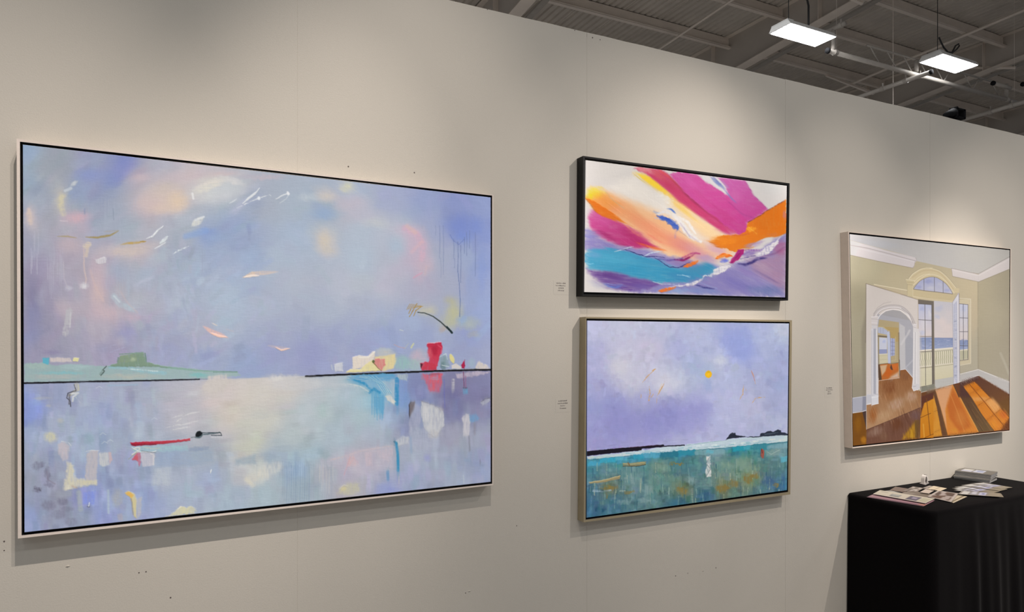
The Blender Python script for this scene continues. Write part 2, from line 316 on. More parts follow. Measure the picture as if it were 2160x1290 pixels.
    for a in [(130,100,110,20,(200,186,194),.6),(490,215,75,42,(214,202,188),.7),(460,170,60,30,(190,190,196),.5),(620,160,46,36,(216,212,178),.75),(650,255,110,50,(198,188,204),.6),(690,330,150,50,(190,186,206),.6),(800,380,90,34,(200,200,200),.5),(380,225,60,26,(194,202,214),.6),
              (480,440,90,60,(188,192,200),.7),(490,500,70,80,(204,198,192),.85),(470,490,40,60,(214,200,180),.55),(505,560,60,34,(206,198,186),.6),(1000,430,95,42,(204,184,204),.7),(1050,510,80,80,(204,180,198),.75),(1030,600,95,70,(196,178,200),.6),(940,680,90,60,(190,180,204),.5),(860,750,80,50,(186,182,206),.45),(1090,650,60,50,(204,180,190),.5),(1060,720,40,40,(196,176,194),.5),
              (980,800,110,60,(176,176,204),.35),(720,760,90,60,(184,190,204),.5),(400,740,80,40,(182,184,206),.4),(150,680,120,50,(178,184,208),.3),(1320,400,110,70,(122,140,206),.6),(1330,470,60,36,(124,144,210),.7),(1420,400,40,60,(124,142,206),.4),(500,330,110,36,(148,172,212),.5),(920,520,60,70,(168,188,220),.5),
              (1110,920,60,34,(196,192,168),.8),(1260,860,44,24,(186,182,140),.7),(1280,930,50,60,(190,188,150),.8),(1250,990,60,50,(186,186,156),.7),(1370,1000,60,36,(176,184,176),.6),(1330,980,30,30,(150,172,214),.7),(1210,1035,24,18,(184,166,150),.6),(1400,1070,40,20,(172,170,166),.4),(1450,700,30,120,(132,152,212),.3)]:
        q.blob(a[0], a[1], a[2] * 1.3, a[3] * 1.3, a[4], a=min(1, a[5] * 1.15), soft=1.0, rough=3.0, grain=.15)
    q.fr(0, 0, 1)
    q.smear([(640,360),(900,560)], 34, 34, .8); q.smear([(800,420),(1000,660)], 70, 30, .7); q.smear([(860,600),(1036,720)], -50, 20, .6)
    q.fr(520, 340, 2.931)
    q.line([(975,415),(1050,450),(1090,520),(1080,600)],36,(216,176,190),.55,soft=9,dry=.4); q.line([(990,400),(1040,440)],26,(218,186,180),.6,soft=6); q.line([(1020,560),(1080,500)],22,(218,182,184),.5,soft=7)
    q.line([(1030,720),(1080,690)],10,(214,160,176),.6,soft=3); q.line([(1100,700),(1110,650)],14,(206,182,184),.5,soft=5)
    D = (112,124,172)
    for x,y0,y1,al in [(1190,400,600,.45),(1213,400,700,.4),(1277,480,600,.5),(1303,500,680,.8),(1320,520,750,.7),(1343,470,570,.6),(1357,440,585,.6),(1374,430,540,.6),(1410,440,710,.6),(1165,400,460,.3),(1198,600,720,.3),(1282,600,660,.4)]:
        q.line([(x,y0),(x+2,(y0+y1)/2),(x,y1)],4.2,D,al,rough=.3)
    q.line([(1303,680),(1312,760),(1318,860),(1314,960)],4.5,(100,116,168),.75,rough=.3); q.line([(1255,455),(1275,490),(1310,515),(1340,485)],5,(108,124,186),.6)
    q.line([(0,245),(50,205),(80,168)],8,W,.9,taper=.5,body=.5); q.line([(-60,290),(60,235),(140,208),(150,215)],6,W,.8,taper=.5,dry=.6); q.blob(75,230,12,12,(236,238,240),.9,0,.6)
    q.line([(180,235),(230,208),(260,198)],8,W,.9,taper=.6); q.line([(205,260),(245,232),(262,204)],4,W,.6); q.blob(255,200,10,12,(240,240,242),.9,0,.6)
    q.line([(10,400),(20,440)],26,(142,152,196),.5,soft=6); q.blob(30,400,50,40,(150,166,206),.4)
    q.line([(130,1138),(190,1150),(268,1156)],16,(196,180,190),.6,taper=.9,soft=4); q.line([(175,1148),(215,1166),(268,1154)],11,(244,206,186),.9,taper=.8,body=.5)
    # grass tuft and curved stem
    for i in range(9):
        x = 990+i*10; q.line([(x,915-i*2),(x+18,880+i*2)],4,(176,140,70),.8,rough=.6)
    for x0,y0,x1,y1 in [(1005,960,1030,915),(1018,935,1050,880),(1030,955,1045,920),(1040,925,1074,900),(1000,940,1012,915)]: q.line([(x0,y0),(x1,y1)],4.5,(170,134,60),.9)
    q.line([(1055,933),(1100,938),(1150,958),(1200,995),(1265,1058)],5,(64,72,74),1,w2=9,rough=.15); q.line([(1235,1022),(1266,1058)],9,(34,48,58),1,w2=13)
    # ---- town on the right shore
    q.fr(520, 680, 2.931)
    q.blob(850,165,60,16,(188,196,196),.5); q.line([(910,135),(940,150),(975,158)],5,(190,160,170),.7); q.line([(945,45),(968,50)],4,(210,214,206),.7); q.line([(1015,155),(1030,130)],10,(206,206,160),.8); q.line([(975,160),(1000,128)],4,(190,190,180),.6); q.line([(848,180),(870,184)],6,(190,168,160),.6)
    q.blob(1060,215,60,60,(196,176,190),.7,0,.8,1.5,.3); q.blob(850,190,80,34,(196,196,184),.7,0,.9,1.5); q.blob(960,250,70,55,(150,184,190),.8,0,.7,1.5,.3); q.blob(1040,260,50,44,(160,184,190),.7,0,.7,1.5,.3)
    q.poly([(790,210),(915,195),(925,235),(905,280),(850,298),(790,298)],(222,206,156),.95,5,1.2,.2); q.poly([(540,255),(592,245),(594,300),(545,303)],(208,208,216),.9,3,.8,.3,.4); q.line([(522,262),(530,290)],8,(190,196,214),.7)
    q.poly([(652,212),(700,200),(750,208),(775,180),(795,176),(785,235),(760,270),(655,290)],(226,214,200),1,2.5,1,.15,.7); q.poly([(612,308),(640,286),(700,288),(730,258),(775,232),(800,262),(828,298)],(226,214,160),1,2.5,.9,.15,.8)
    q.line([(690,212),(750,216),(790,180)],7,(238,232,220),.8,body=.8); q.line([(640,296),(700,300),(730,280)],6,(232,222,170),.7,body=.6)
    q.poly([(778,240),(800,222),(850,222),(856,262),(830,300)],(212,134,130),.95,3,1.2,.35,.4); q.line([(776,240),(812,282),(832,300)],8,(128,96,72),.8,w2=3); q.blob(782,240,10,9,(90,104,60),.9,0,.5)
    q.poly([(1112,128),(1196,122),(1208,150),(1196,190),(1182,235),(1168,292),(1118,292),(1126,220),(1118,180)],(190,44,70),1,3,1.2,.1,.6,(206,70,92)); q.line([(1180,140),(1206,160),(1200,190)],8,(214,80,104),.7); q.blob(1130,190,22,40,(214,100,110),.6,0,.8,1,.6); q.blob(1160,170,24,40,(168,32,58),.6,0,.8)
    q.line([(1114,128),(1196,121)],4,(230,190,196),.8)
    q.poly([(1070,250),(1100,240),(1160,250),(1172,292),(1078,294)],(196,60,80),1,3,1.1,.2,.4); q.poly([(1072,250),(1088,255),(1074,285)],(70,30,40),.9,1.2,.5)
    q.blob(1220,240,36,50,(130,152,166),.8,0,.7,2,.5); q.blob(1210,270,20,26,(92,116,132),.6,0,.7,2); q.line([(1195,210),(1230,190),(1240,230)],5,(200,214,218),.7,dry=.6); q.line([(1205,262),(1245,270)],5,(214,222,224),.7,dry=.5)
    q.line([(1258,200),(1275,245)],26,(222,210,140),.95,taper=.5,soft=2,body=.7); q.poly([(1265,262),(1290,250),(1325,275),(1320,286),(1266,284)],(216,206,196),.9,2,.8); q.poly([(1325,262),(1340,232),(1348,268),(1340,282),(1328,280)],(170,36,74),1,1.5,.4,0,.5); q.line([(1343,290),(1345,228)],3,(150,60,90),.8)
    q.blob(1390,250,30,44,(158,180,200),.6); q.poly([(1410,275),(1436,240),(1480,262),(1500,284),(1412,288)],(206,196,188),.9,3,1.5,.4,.4)
    q.line([(365,331),(600,320),(1200,297),(1508,290)],11,(22,22,28),1,rough=.25,body=.4); q.line([(365,331),(420,328)],12,(150,150,160),.25)
    q.line([(1215,292),(1420,284)],5,(120,124,130),.5,dry=.9)
    # reflections
    for x in range(18):
        q.line([(640+x*16,325+x*1.5),(720+x*10,360+x*2),(770+x*7,420+x*5)],9,(96,166,206),.32,dry=.8,taper=.5)
    q.poly([(640,322),(900,312),(925,340),(880,372),(760,350)],(90,160,200),.55,6,2,-.5); q.line([(620,350),(720,380),(775,420)],20,(52,146,190),.7,soft=4,dry=.5,taper=.7); q.line([(760,430),(785,408),(820,432)],16,(60,142,184),.8,soft=3)
    q.line([(620,335),(760,350),(840,390)],7,(64,140,186),.7,taper=.6); q.poly([(768,430),(835,430),(845,560),(800,560)],(104,176,208),.55,6,1,.6)
    q.line([(520,375),(640,385),(720,405),(760,432)],14,(206,208,210),.7,taper=.8,soft=4,dry=.4)
    q.poly([(840,360),(930,345),(935,420),(925,520),(870,470)],(172,190,210),.6,6,2,.4); q.poly([(855,452),(880,448),(922,490),(912,502),(870,480)],(214,210,200),.85,3,1,.4)
    q.line([(928,350),(926,500)],26,(60,140,186),.8,soft=4,dry=.5); q.line([(932,500),(930,560)],16,(110,160,200),.4,soft=6); q.poly([(935,340),(995,335),(990,480),(950,520)],(126,150,206),.45,6,1,.5)
    q.poly([(930,318),(995,318),(990,358),(935,350)],(176,188,200),.7,4,1,.5); q.poly([(1085,318),(1210,312),(1205,380),(1188,425),(1130,425),(1105,365)],(208,96,112),.85,5,1.6,.45); q.line([(1130,320),(1185,318)],14,(150,90,110),.5); q.blob(1160,345,36,12,(176,140,160),.7,0,.7,1,-.6); q.blob(1150,410,30,18,(206,110,120),.5)
    q.poly([(1075,325),(1105,322),(1110,360),(1080,350)],(200,110,130),.5,4,1,.5); q.line([(1275,355),(1272,425)],18,(200,196,200),.7,soft=3,dry=.5); q.poly([(1290,315),(1380,306),(1440,300),(1500,302),(1490,315),(1400,330),(1300,345)],(196,180,196),.7,4,1.5,.3)
    q.line([(1338,305),(1340,395)],4,(120,50,90),.8); q.line([(1335,402),(1362,404)],4.5,(60,50,80),.9); q.poly([(1332,408),(1365,406),(1364,440),(1336,442)],(104,160,196),.8,3,.8,.3); q.line([(1350,330),(1352,400)],3,(170,70,110),.7)
    q.blob(1250,440,100,50,(112,110,162),.6,0,.9,2,.4); q.blob(1400,470,90,60,(120,116,164),.5,0,.9,2,.4); q.blob(1090,430,50,50,(138,140,192),.5,0,.9,2,.4); q.line([(1218,350),(1222,520)],6,(100,104,190),.4,soft=2)
    # pale cut shapes in the water
    q.poly([(1003,505),(1012,488),(1042,486),(1040,520),(1020,560),(1004,585)],(118,110,116),.95,2,.8,.3,.4); q.line([(1004,580),(1003,505),(1014,488)],4,(50,46,56),.9)
    q.poly([(1040,500),(1075,520),(1074,620),(1000,690),(1002,600)],(166,168,200),.7,4,1,.3)
    q.poly([(1078,484),(1130,500),(1175,520),(1212,545),(1222,630),(1180,690),(1160,710),(1100,660),(1076,580)],(196,196,200),.9,3,1.2,.35,.4); q.line([(1080,484),(1150,508),(1190,530)],6,(130,126,140),.7,dry=.6); q.blob(1200,535,24,14,(170,166,172),.7,0,.7,2); q.blob(1110,560,34,60,(208,206,206),.6,0,.8,2,.4)
    q.poly([(1005,640),(1060,640),(1180,700),(1160,760),(1060,800),(1000,760)],(172,176,202),.6,6,2,.4)
    q.poly([(915,735),(960,700),(1000,705),(1002,745),(930,760)],(190,192,200),.85,3,1.4,.5,.3); q.line([(912,735),(925,745)],14,(36,90,116),.9); q.line([(922,740),(934,830),(934,910)],14,(60,140,180),.9,soft=3,w2=18,dry=.3); q.line([(936,910),(936,960)],14,(110,150,180),.35,soft=5); q.line([(1012,710),(1016,800)],14,(140,160,196),.6,soft=4)
    q.poly([(1325,590),(1350,564),(1375,566),(1378,612),(1372,700),(1335,700),(1338,620)],(198,194,200),.85,3,1,.3,.3); q.poly([(1378,570),(1412,562),(1440,590),(1410,612),(1378,612)],(112,154,196),.8,4,1.2,.3); q.line([(1372,700),(1376,790)],10,(120,122,140),.5,soft=3)
    q.poly([(1230,630),(1300,640),(1330,700),(1250,740),(1190,760),(1200,650)],(158,158,190),.6,8,2,.3); q.poly([(1440,490),(1500,462),(1504,480),(1460,508)],(186,188,198),.7,3,1,.3); q.line([(1450,488),(1470,470),(1500,464)],4,(96,92,112),.8)
    q.blob(1160,690,50,30,(190,186,184),.6,0,.8,2,.4); q.line([(1405,620),(1408,690)],10,(140,136,150),.5,soft=4); q.blob(1115,835,30,30,(146,150,208),.6); q.line([(1440,850),(1442,870)],6,(110,112,140),.6); q.line([(1338,940),(1340,990)],8,(180,188,210),.6)
    # warm patch and long drips
    q.poly([(440,845),(600,820),(720,780),(900,755),(915,800),(900,900),(700,940),(560,900)],(186,180,196),.55,12,2,.3); q.line([(520,848),(600,825),(720,785),(900,760)],10,(206,188,186),.7,soft=3,dry=.5); q.poly([(620,830),(660,815),(680,880),(620,890)],(210,182,180),.6,6,1,.4); q.line([(640,830),(600,940)],5,(214,160,160),.6); q.line([(635,880),(660,830),(690,870)],5,(214,170,170),.5)
    q.poly([(725,800),(770,790),(775,880),(735,885)],(202,184,190),.6,5,1,.4); q.poly([(800,790),(905,770),(905,810),(880,860),(815,830)],(196,182,192),.55,6,1,.4)
    for i in range(34):
        x = 222+i*9.2 + (i%3)*2; q.line([(x,855+(i%4)*12),(x+2,980),(x-2,1080+ (i%5)*16)],3.4,(112,136,176) if i<19 else (150,156,178),.34 if i<19 else .3,rough=.3)
    q.drips(16,(440,860,540,920),(60,160),(196,192,190),.5,4); q.drips(30,(650,430,840,480),(60,120),(140,180,208),.5,5); q.drips(30,(520,400,760,440),(40,90),(176,192,210),.4,4)
    q.poly([(0,870),(80,862),(220,862),(215,900),(150,950),(60,1005),(20,1010),(0,960)],(200,202,198),.7,10,2,.6); q.blob(90,930,70,50,(212,208,196),.6,-20,.9,2,.5)
    q.poly([(555,1055),(580,1020),(620,990),(690,985),(700,1040),(640,1062)],(190,186,166),.85,8,2,.3); q.blob(600,1025,26,18,(212,200,150),.8,0,.8,2); q.line([(570,1030),(600,1000),(625,1010)],5,(224,216,180),.7,body=.4)
    q.line([(870,920),(872,965)],18,(100,144,186),.8,soft=4); q.blob(900,1030,50,20,(136,144,206),.5); q.line([(940,950),(940,990)],6,(190,186,190),.6)
    # pale cloud reflection
    q.blob(180,370,130,60,(214,206,200),.7,0,.9,2,-.5); q.blob(100,450,160,80,(210,204,194),.6,0,.9,2,-.5); q.blob(60,600,220,110,(204,202,190),.5,0,.9,2,-.4); q.blob(10,760,160,60,(196,198,182),.6,0,.9,2,-.4); q.poly([(150,340),(220,325),(320,320),(330,345),(450,350),(450,400),(300,420),(160,400)],(206,204,204),.6,8,2,.5)
    q.blob(180,345,50,20,(222,218,212),.7,0,.8,2,.5); q.blob(430,380,34,34,(204,206,208),.6,0,.9,2,.4)
    q.fr(0, 0, 1); q.smear([(330,790),(800,960)], -10, 46, .8); q.smear([(700,800),(1036,1060)], 90, 18, .6); q.smear([(52,960),(700,1110)], 90, 18, .6)
    q.fr(520, 680, 2.931)
    q.poly([(640,322),(900,312),(925,325),(880,345),(760,340)],(96,160,198),.6,5,2,-.5); q.line([(640,345),(720,370),(775,420)],16,(52,140,184),.75,soft=4,dry=.5,taper=.7); q.line([(760,430),(785,408),(820,432)],14,(60,142,184),.8,soft=3,dry=.3)
    for i in range(9): q.line([(700+i*12,330),(800+i*8,365+i*3),(850+i*6,440)],4,(84,156,196) if i%2 else (196,210,218),.5,dry=.7,soft=1.6)
    q.line([(928,350),(926,500)],20,(60,140,186),.75,soft=4,dry=.5); q.drips(34,(770,420,850,470),(60,150),(96,160,196),.55,5); q.poly([(855,452),(880,448),(922,490),(912,502),(870,480)],(216,212,202),.7,3,1,.4)
    q.line([(620,375),(700,392),(760,430)],8,(214,214,214),.7,taper=.8,soft=2.4,dry=.4)
    # ---- left shore
    q.fr(0, 700, 2.58)
    q.blob(1000,60,90,60,(158,156,196),.3); q.line([(560,90),(650,60)],6,(170,168,205),.5,dry=.8); q.line([(600,110),(680,80)],6,(168,168,206),.5,dry=.8); q.blob(290,110,70,20,(142,134,180),.6); q.blob(560,90,70,40,(158,156,196),.5); q.blob(660,50,40,40,(190,184,196),.4)
    q.poly([(135,172),(235,165),(300,180),(420,175),(560,185),(620,180),(760,160),(900,185),(1050,200),(1150,212),(1290,215),(1310,235),(1130,250),(800,260),(400,268),(135,272)],(156,178,184),1,3,1.2,.2)
    q.blob(300,240,180,24,(176,180,176),.7,0,.9,1.5,-.4); q.blob(200,185,80,20,(166,186,180),.7,0,.8,1.5,-.4); q.blob(420,190,110,20,(166,188,196),.8,0,.8,1.5,-.4); q.blob(700,240,190,18,(182,184,172),.7,0,.9,1.5,-.4); q.blob(330,222,150,12,(132,184,200),.7,0,.8,1.5,-.4); q.blob(1080,232,60,16,(130,184,192),.8,0,.8,1.5)
    q.line([(600,190),(700,195),(800,215),(900,222)],18,(146,186,206),.7,soft=4,dry=.4); q.line([(700,200),(860,212)],7,(206,218,220),.7,dry=.7); q.line([(610,182),(760,166),(900,190),(1060,208),(1290,217)],14,(132,166,152),.85,soft=3,w2=5)
    q.poly([(590,186),(640,168),(655,128),(700,120),(755,112),(785,112),(796,160),(860,180),(940,192),(800,186),(700,188)],(128,150,130),1,2.5,.9,.3,.4); q.poly([(642,160),(658,128),(700,122),(740,118),(745,156),(690,166)],(136,154,130),.9,3,.8,.8); q.line([(790,114),(797,160)],6,(104,136,112),.8); q.line([(645,140),(640,162)],8,(112,140,118),.7); q.line([(650,120),(780,110)],5,(116,146,122),.8); q.blob(725,150,18,14,(176,190,160),.7)
    q.poly([(232,140),(270,138),(268,168),(262,178),(236,168)],(96,176,196),.95,2.5,.7,.2); q.poly([(275,138),(380,140),(395,162),(275,162)],(208,196,192),.95,3,.8,.3); q.poly([(398,158),(402,138),(432,140),(425,160)],(226,220,160),.95,2,.6,0,.4)
    q.line([(580,185),(560,205),(570,212),(550,235)],5,(70,84,80),.9); q.line([(560,208),(545,230)],8,(120,140,136),.6)
    q.line([(135,277),(500,268),(900,261),(1085,256)],9.5,(24,24,30),1,rough=.25,body=.4,w2=7); q.line([(1000,258),(1140,254)],6,(70,74,84),.5,w2=2); q.line([(1160,217),(1290,215)],4,(112,140,130),.8); q.line([(590,290),(750,285)],8,(152,184,214),.5,soft=3)
    # left water marks
    q.line([(420,286),(425,310),(400,330),(378,345)],24,(186,180,160),.8,soft=3,dry=.3,w2=12); q.line([(428,285),(430,318)],5,(214,206,150),.9); q.line([(405,284),(415,318),(372,332),(365,360),(382,372),(386,404)],4.5,(64,62,72),.9,rough=.6); q.line([(380,340),(378,390)],10,(96,96,108),.6,dry=.6); q.line([(392,336),(428,332),(400,352),(396,375)],9,(214,216,216),.9,body=.5)
    q.line([(408,345),(440,385)],3,(200,206,216),.6,dry=.6); q.blob(450,300,60,60,(166,174,206),.4)
    q.blob(170,430,34,80,(138,154,214),.45,0,.9,2,.4); q.blob(440,370,20,40,(180,184,210),.4); q.blob(330,480,24,16,(190,188,180),.6); q.blob(280,570,40,36,(206,202,172),.8,0,.8,2,.3); q.blob(265,400,20,10,(186,184,190),.5); q.blob(230,360,60,10,(182,182,196),.5,0,.8,1,-.3)
    q.poly([(318,610),(350,592),(378,620),(372,690),(345,700),(320,660)],(196,186,192),.8,5,1.2,.3); q.line([(335,592),(375,600),(390,618)],4,(214,216,218),.7,dry=.6)
    q.poly([(475,660),(500,643),(535,645),(530,760),(525,810),(470,815),(462,780),(470,720)],(188,182,188),.9,3,1.2,.3,.3); q.line([(470,648),(500,642),(540,643)],3.5,(214,212,212),.7); q.poly([(540,655),(590,652),(595,720),(560,730),(540,715)],(200,200,200),.8,4,1.4,.3); q.poly([(590,650),(606,650),(612,690),(598,720)],(204,178,176),.8,2,.8)
    q.poly([(365,700),(400,720),(410,790),(460,800),(530,800),(530,828),(420,840),(360,862),(345,850),(362,780)],(208,202,180),.85,6,2,.3,.3); q.blob(470,815,60,20,(206,198,168),.6); q.blob(370,845,20,20,(220,214,196),.7); q.line([(395,835),(420,845)],8,(190,168,150),.6,soft=3)
    q.poly([(455,870),(520,862),(515,935),(450,930)],(134,148,218),.75,6,1,.5); q.line([(430,870),(440,960)],26,(166,172,180),.6,soft=6,dry=.5); q.line([(488,925),(484,945)],5,(224,228,232),.9); q.line([(475,948),(490,948)],3,(60,60,80),.7); q.line([(590,860),(592,980)],12,(176,190,212),.7,soft=4); q.blob(640,900,36,60,(170,170,172),.5,0,.9,2,.5)
    for x,y,w,h,al in [(205,725,36,26,.45),(262,770,16,60,.5),(205,855,24,18,.7),(270,830,34,14,.4),(265,940,44,34,.45),(345,920,34,24,.5),(370,960,40,18,.4),(330,990,60,30,.35),(390,1030,40,30,.35),(235,720,14,20,.4)]: q.blob(x,y,w,h,(116,114,146),al,0,.7,2.2,.5)
    q.line([(258,760),(262,800),(300,824)],6,(130,120,140),.5,soft=3); q.line([(190,850),(220,858)],5,(92,92,110),.6,dry=.8); q.line([(200,845),(205,865)],3,(80,80,96),.6); q.line([(215,845),(222,862)],3,(80,80,96),.6)
    # red dash and its anchor
    q.poly([(708,600),(760,595),(860,592),(1000,582),(1035,574),(1036,588),(900,606),(800,614),(722,618)],(172,38,60),1,1.6,.6,.1,.6,(190,70,80),(1,0)); q.line([(715,612),(850,608)],6,(120,30,50),.7); q.line([(1040,572),(1075,566)],4,(90,96,100),.8)
    q.blob(1083,555,19,17,(20,26,34),1,0,.3,.8); q.line([(1065,572),(1085,572),(1105,556),(1160,550),(1195,545)],8,(92,108,122),.9,dry=.4); q.line([(1100,546),(1200,546),(1206,562),(1150,560)],4,(60,70,84),.9); q.line([(1150,570),(1210,570)],6,(206,204,210),.7,dry=.5)
    q.poly([(715,625),(770,620),(1020,614),(1028,645),(900,650),(730,650)],(158,190,206),.7,4,1.4,.5); q.line([(735,630),(760,628),(755,645),(720,665)],8,(206,206,200),.9,body=.5); q.line([(720,628),(760,650),(830,652),(850,645)],4.5,(216,216,210),.9,body=.5); q.line([(780,625),(830,632),(870,628)],4,(196,196,180),.8); q.line([(770,645),(850,655)],3,(80,84,90),.6)
    q.poly([(718,690),(745,655),(765,655),(766,700),(758,728),(748,700)],(196,96,110),.9,3,1,.4,.3); q.line([(700,690),(745,652)],4,(150,160,120),.6); q.poly([(766,655),(845,655),(838,722),(775,730)],(196,192,204),.85,4,1,.2); q.line([(820,660),(838,665),(836,720)],8,(214,210,206),.6)
    q.poly([(845,655),(1050,625),(1160,640),(1160,700),(1060,725),(850,735)],(148,164,198),.5,10,2,-.3); q.poly([(1030,625),(1140,620),(1130,640),(1030,648)],(140,152,186),.7,4,1,-.3); q.poly([(1280,690),(1390,665),(1393,715),(1280,722)],(140,160,190),.5,8,1,-.2); q.poly([(840,740),(930,735),(925,830),(830,830)],(184,190,204),.55,8,1,.7)
    q.line([(1150,745),(1145,765)],5,(236,236,230),.95,taper=.5,body=.5); q.blob(1360,800,50,40,(204,200,190),.7,0,.8,2,.4); q.line([(1340,800),(1375,832)],22,(214,208,190),.5,soft=6)
    for y,x0,x1 in [(455,930,1000),(475,960,990),(505,900,1020),(520,930,1050),(490,1000,1080),(440,1000,1090)]: q.line([(x0,y+14),((x0+x1)/2,y),(x1,y-8)],8,(214,212,210),.55,taper=.9,dry=.6)
    q.blob(1180,290,100,60,(204,196,188),.8,-20,.9,2,.5); q.poly([(1130,240),(1230,230),(1240,260),(1200,300),(1120,330),(1105,300)],(206,198,192),.75,5,1.6,.5)
    for x,y in [(600,590),(570,600),(840,470),(560,552),(540,300)]: q.line([(x-16,y+6),(x,y-6),(x+18,y+4)],3,(206,212,222),.6)
    q.poly([(678,872),(700,864),(735,880),(745,905),(742,960),(744,1010),(730,1000),(722,950),(712,905)],(206,194,150),.95,3,1,.2,.5); q.poly([(680,872),(705,866),(728,885),(715,902),(698,888)],(222,178,96),.95,3,.8,0,.5); q.poly([(745,905),(772,895),(768,990),(748,1010)],(182,180,190),.8,4,1,.3); q.line([(715,905),(725,990)],6,(150,140,130),.6,soft=2)
    q.poly([(900,1005),(950,980),(975,945),(1010,950),(1040,940),(1070,970),(1050,985),(980,995)],(210,204,168),.85,5,2.2,.2,.4); q.line([(968,958),(985,948)],5,(230,224,200),.9); q.poly([(640,990),(665,985),(670,1020),(645,1025)],(178,166,176),.5,5,1)
    q.mute(.62, .985)
    q.weave(1.7)
    return q
def paint_surge():
    q = Painter(1228, 328, 1668, 634, 1.6, 11)
    q.im[:] = (216, 208, 203)
    q.fr(1160, 300, 3.583)
    q.blob(1700,330,160,100,(212,208,204),.8); q.blob(500,230,260,120,(216,208,200),.8)
    # peach and orange sweep from the left
    q.poly([(300,350),(430,355),(600,420),(800,470),(1000,560),(1250,690),(1330,700),(1400,830),(1250,900),(1050,890),(900,860),(700,770),(520,640),(340,520),(275,425)],(244,196,150),1,16,3,-.1)
    q.blob(560,520,260,90,(238,160,104),.85,32,.9,3,-.3); q.blob(800,680,300,80,(240,150,110),.9,33,.9,3,-.3); q.blob(1020,790,180,70,(226,138,124),.85,30,.9,3,-.3); q.blob(430,470,150,60,(236,150,96),.9,35,.8,3,-.3)
    q.blob(850,610,200,40,(242,172,120),.6,33,.9,3,-.3); q.blob(1120,830,160,60,(214,150,160),.7,30,.9,3,-.3); q.blob(1250,800,120,50,(206,160,190),.7,30,.9,3)
    # white light through the middle
    q.poly([(430,340),(640,250),(760,330),(880,430),(1000,540),(1100,660),(1220,760),(1130,740),(1010,660),(900,560),(760,500),(600,430)],(236,226,214),.92,26,4,-.2)
    q.poly([(860,380),(980,440),(1150,570),(1320,680),(1230,740),(1120,660),(1000,560),(900,470)],(248,214,166),.95,18,3,-.2); q.blob(1180,650,130,46,(250,212,160),.8,36,.9,3,-.2)
    # yellow ribbon
    q.poly([(635,240),(690,262),(720,300),(800,350),(900,420),(1010,500),(1100,590),(1000,520),(900,430),(930,400),(850,330),(740,255),(680,240)],(246,200,84),.9,12,3,-.3)
    q.line([(670,245),(740,275),(830,340),(880,385)],44,(252,212,50),.95,taper=.7,soft=4,dry=.4,rough=1); q.line([(860,370),(960,440),(1080,520)],30,(250,200,110),.7,taper=.6,soft=6,dry=.5); q.line([(640,245),(690,285),(715,300)],6,(214,180,60),.7,dry=.6); q.line([(650,230),(720,245)],6,(240,220,120),.6,dry=.5)
    # salmon to crimson ribbon
    q.poly([(640,200),(700,195),(830,203),(900,245),(960,300),(1040,385),(1130,465),(1260,560),(1370,650),(1450,702),(1330,694),(1190,600),(1060,510),(960,430),(860,340),(760,260),(700,225)],(206,62,100),.97,6,2,-.2,.3,(200,50,112),(1,1))
    q.blob(730,212,90,22,(222,130,140),.9,15,.8,2,-.3); q.blob(820,245,70,30,(214,84,96),.8,35,.8,2,-.3); q.blob(900,320,70,26,(196,50,90),.7,42,.8,2,-.3); q.line([(830,215),(900,260),(985,350)],14,(226,80,84),.8,soft=4,dry=.5)
    q.line([(900,250),(1000,370),(1080,445),(1200,540),(1340,640)],12,(150,34,80),.55,soft=4,dry=.6,taper=.6); q.line([(940,300),(1040,400),(1150,490)],6,(120,30,60),.5,dry=.6)
    q.smear([(270,250),(1450,840)], 34, 34, .9); q.smear([(600,190),(1450,720)], 40, 26, .8)
    # magenta fans
    q.poly([(905,240),(960,222),(1050,232),(1120,245),(1165,290),(1250,340),(1350,405),(1440,480),(1580,560),(1490,605),(1505,680),(1440,702),(1340,640),(1220,545),(1090,440),(1010,370),(950,290)],(212,82,158),1,4,1.6,-.15,.2,(196,58,136),(.4,1))
    q.poly([(1265,268),(1390,275),(1478,290),(1500,330),(1540,400),(1648,505),(1590,550),(1500,600),(1430,530),(1380,460),(1340,390),(1330,330),(1300,300)],(200,98,168),1,4,1.2,-.15,.2,(196,66,142),(.2,1))
    q.blob(1060,300,90,40,(218,94,168),.7,38,.9,3,-.3); q.blob(1150,420,150,36,(206,70,144),.6,38,.9,3,-.4); q.blob(1320,560,140,50,(196,60,130),.6,38,.9,3,-.4); q.blob(1400,400,60,60,(206,104,168),.5,50,.9,3,-.3); q.blob(1430,640,60,36,(200,74,140),.6,0,.9,3)
    q.poly([(1125,248),(1200,255),(1270,270),(1318,320),(1350,402),(1290,365),(1210,310),(1165,285)],(222,214,212),.97,5,1.4,0,.3); q.line([(1215,262),(1270,310),(1325,350)],26,(130,140,188),.85,taper=.8,soft=4,dry=.4); q.line([(1235,262),(1290,320),(1350,400),(1400,450)],9,(120,120,180),.7,soft=3,dry=.5); q.line([(1300,290),(1345,340)],12,(170,150,196),.5,soft=4)
    q.line([(1480,300),(1530,390),(1640,500)],4,(120,60,120),.4,dry=.4); q.line([(1350,450),(1450,540),(1560,575)],8,(150,60,130),.4,dry=.6,soft=3)
    q.line([(1480,290),(1540,390),(1660,510)],3,(196,140,180),.5)
    q.smear([(900,215),(1680,700)], 40, 16, .7, 10)
    # orange headland on the right
    q.poly([(1786,432),(1750,450),(1695,482),(1640,515),(1590,550),(1495,602),(1490,660),(1430,700),(1330,698),(1270,704),(1235,730),(1205,745),(1260,790),(1330,800),(1400,832),(1440,806),(1500,800),(1560,750),(1620,720),(1700,715),(1786,690)],(230,124,22),1,3,1.4,.1,.5,(222,112,14),(1,-.5))
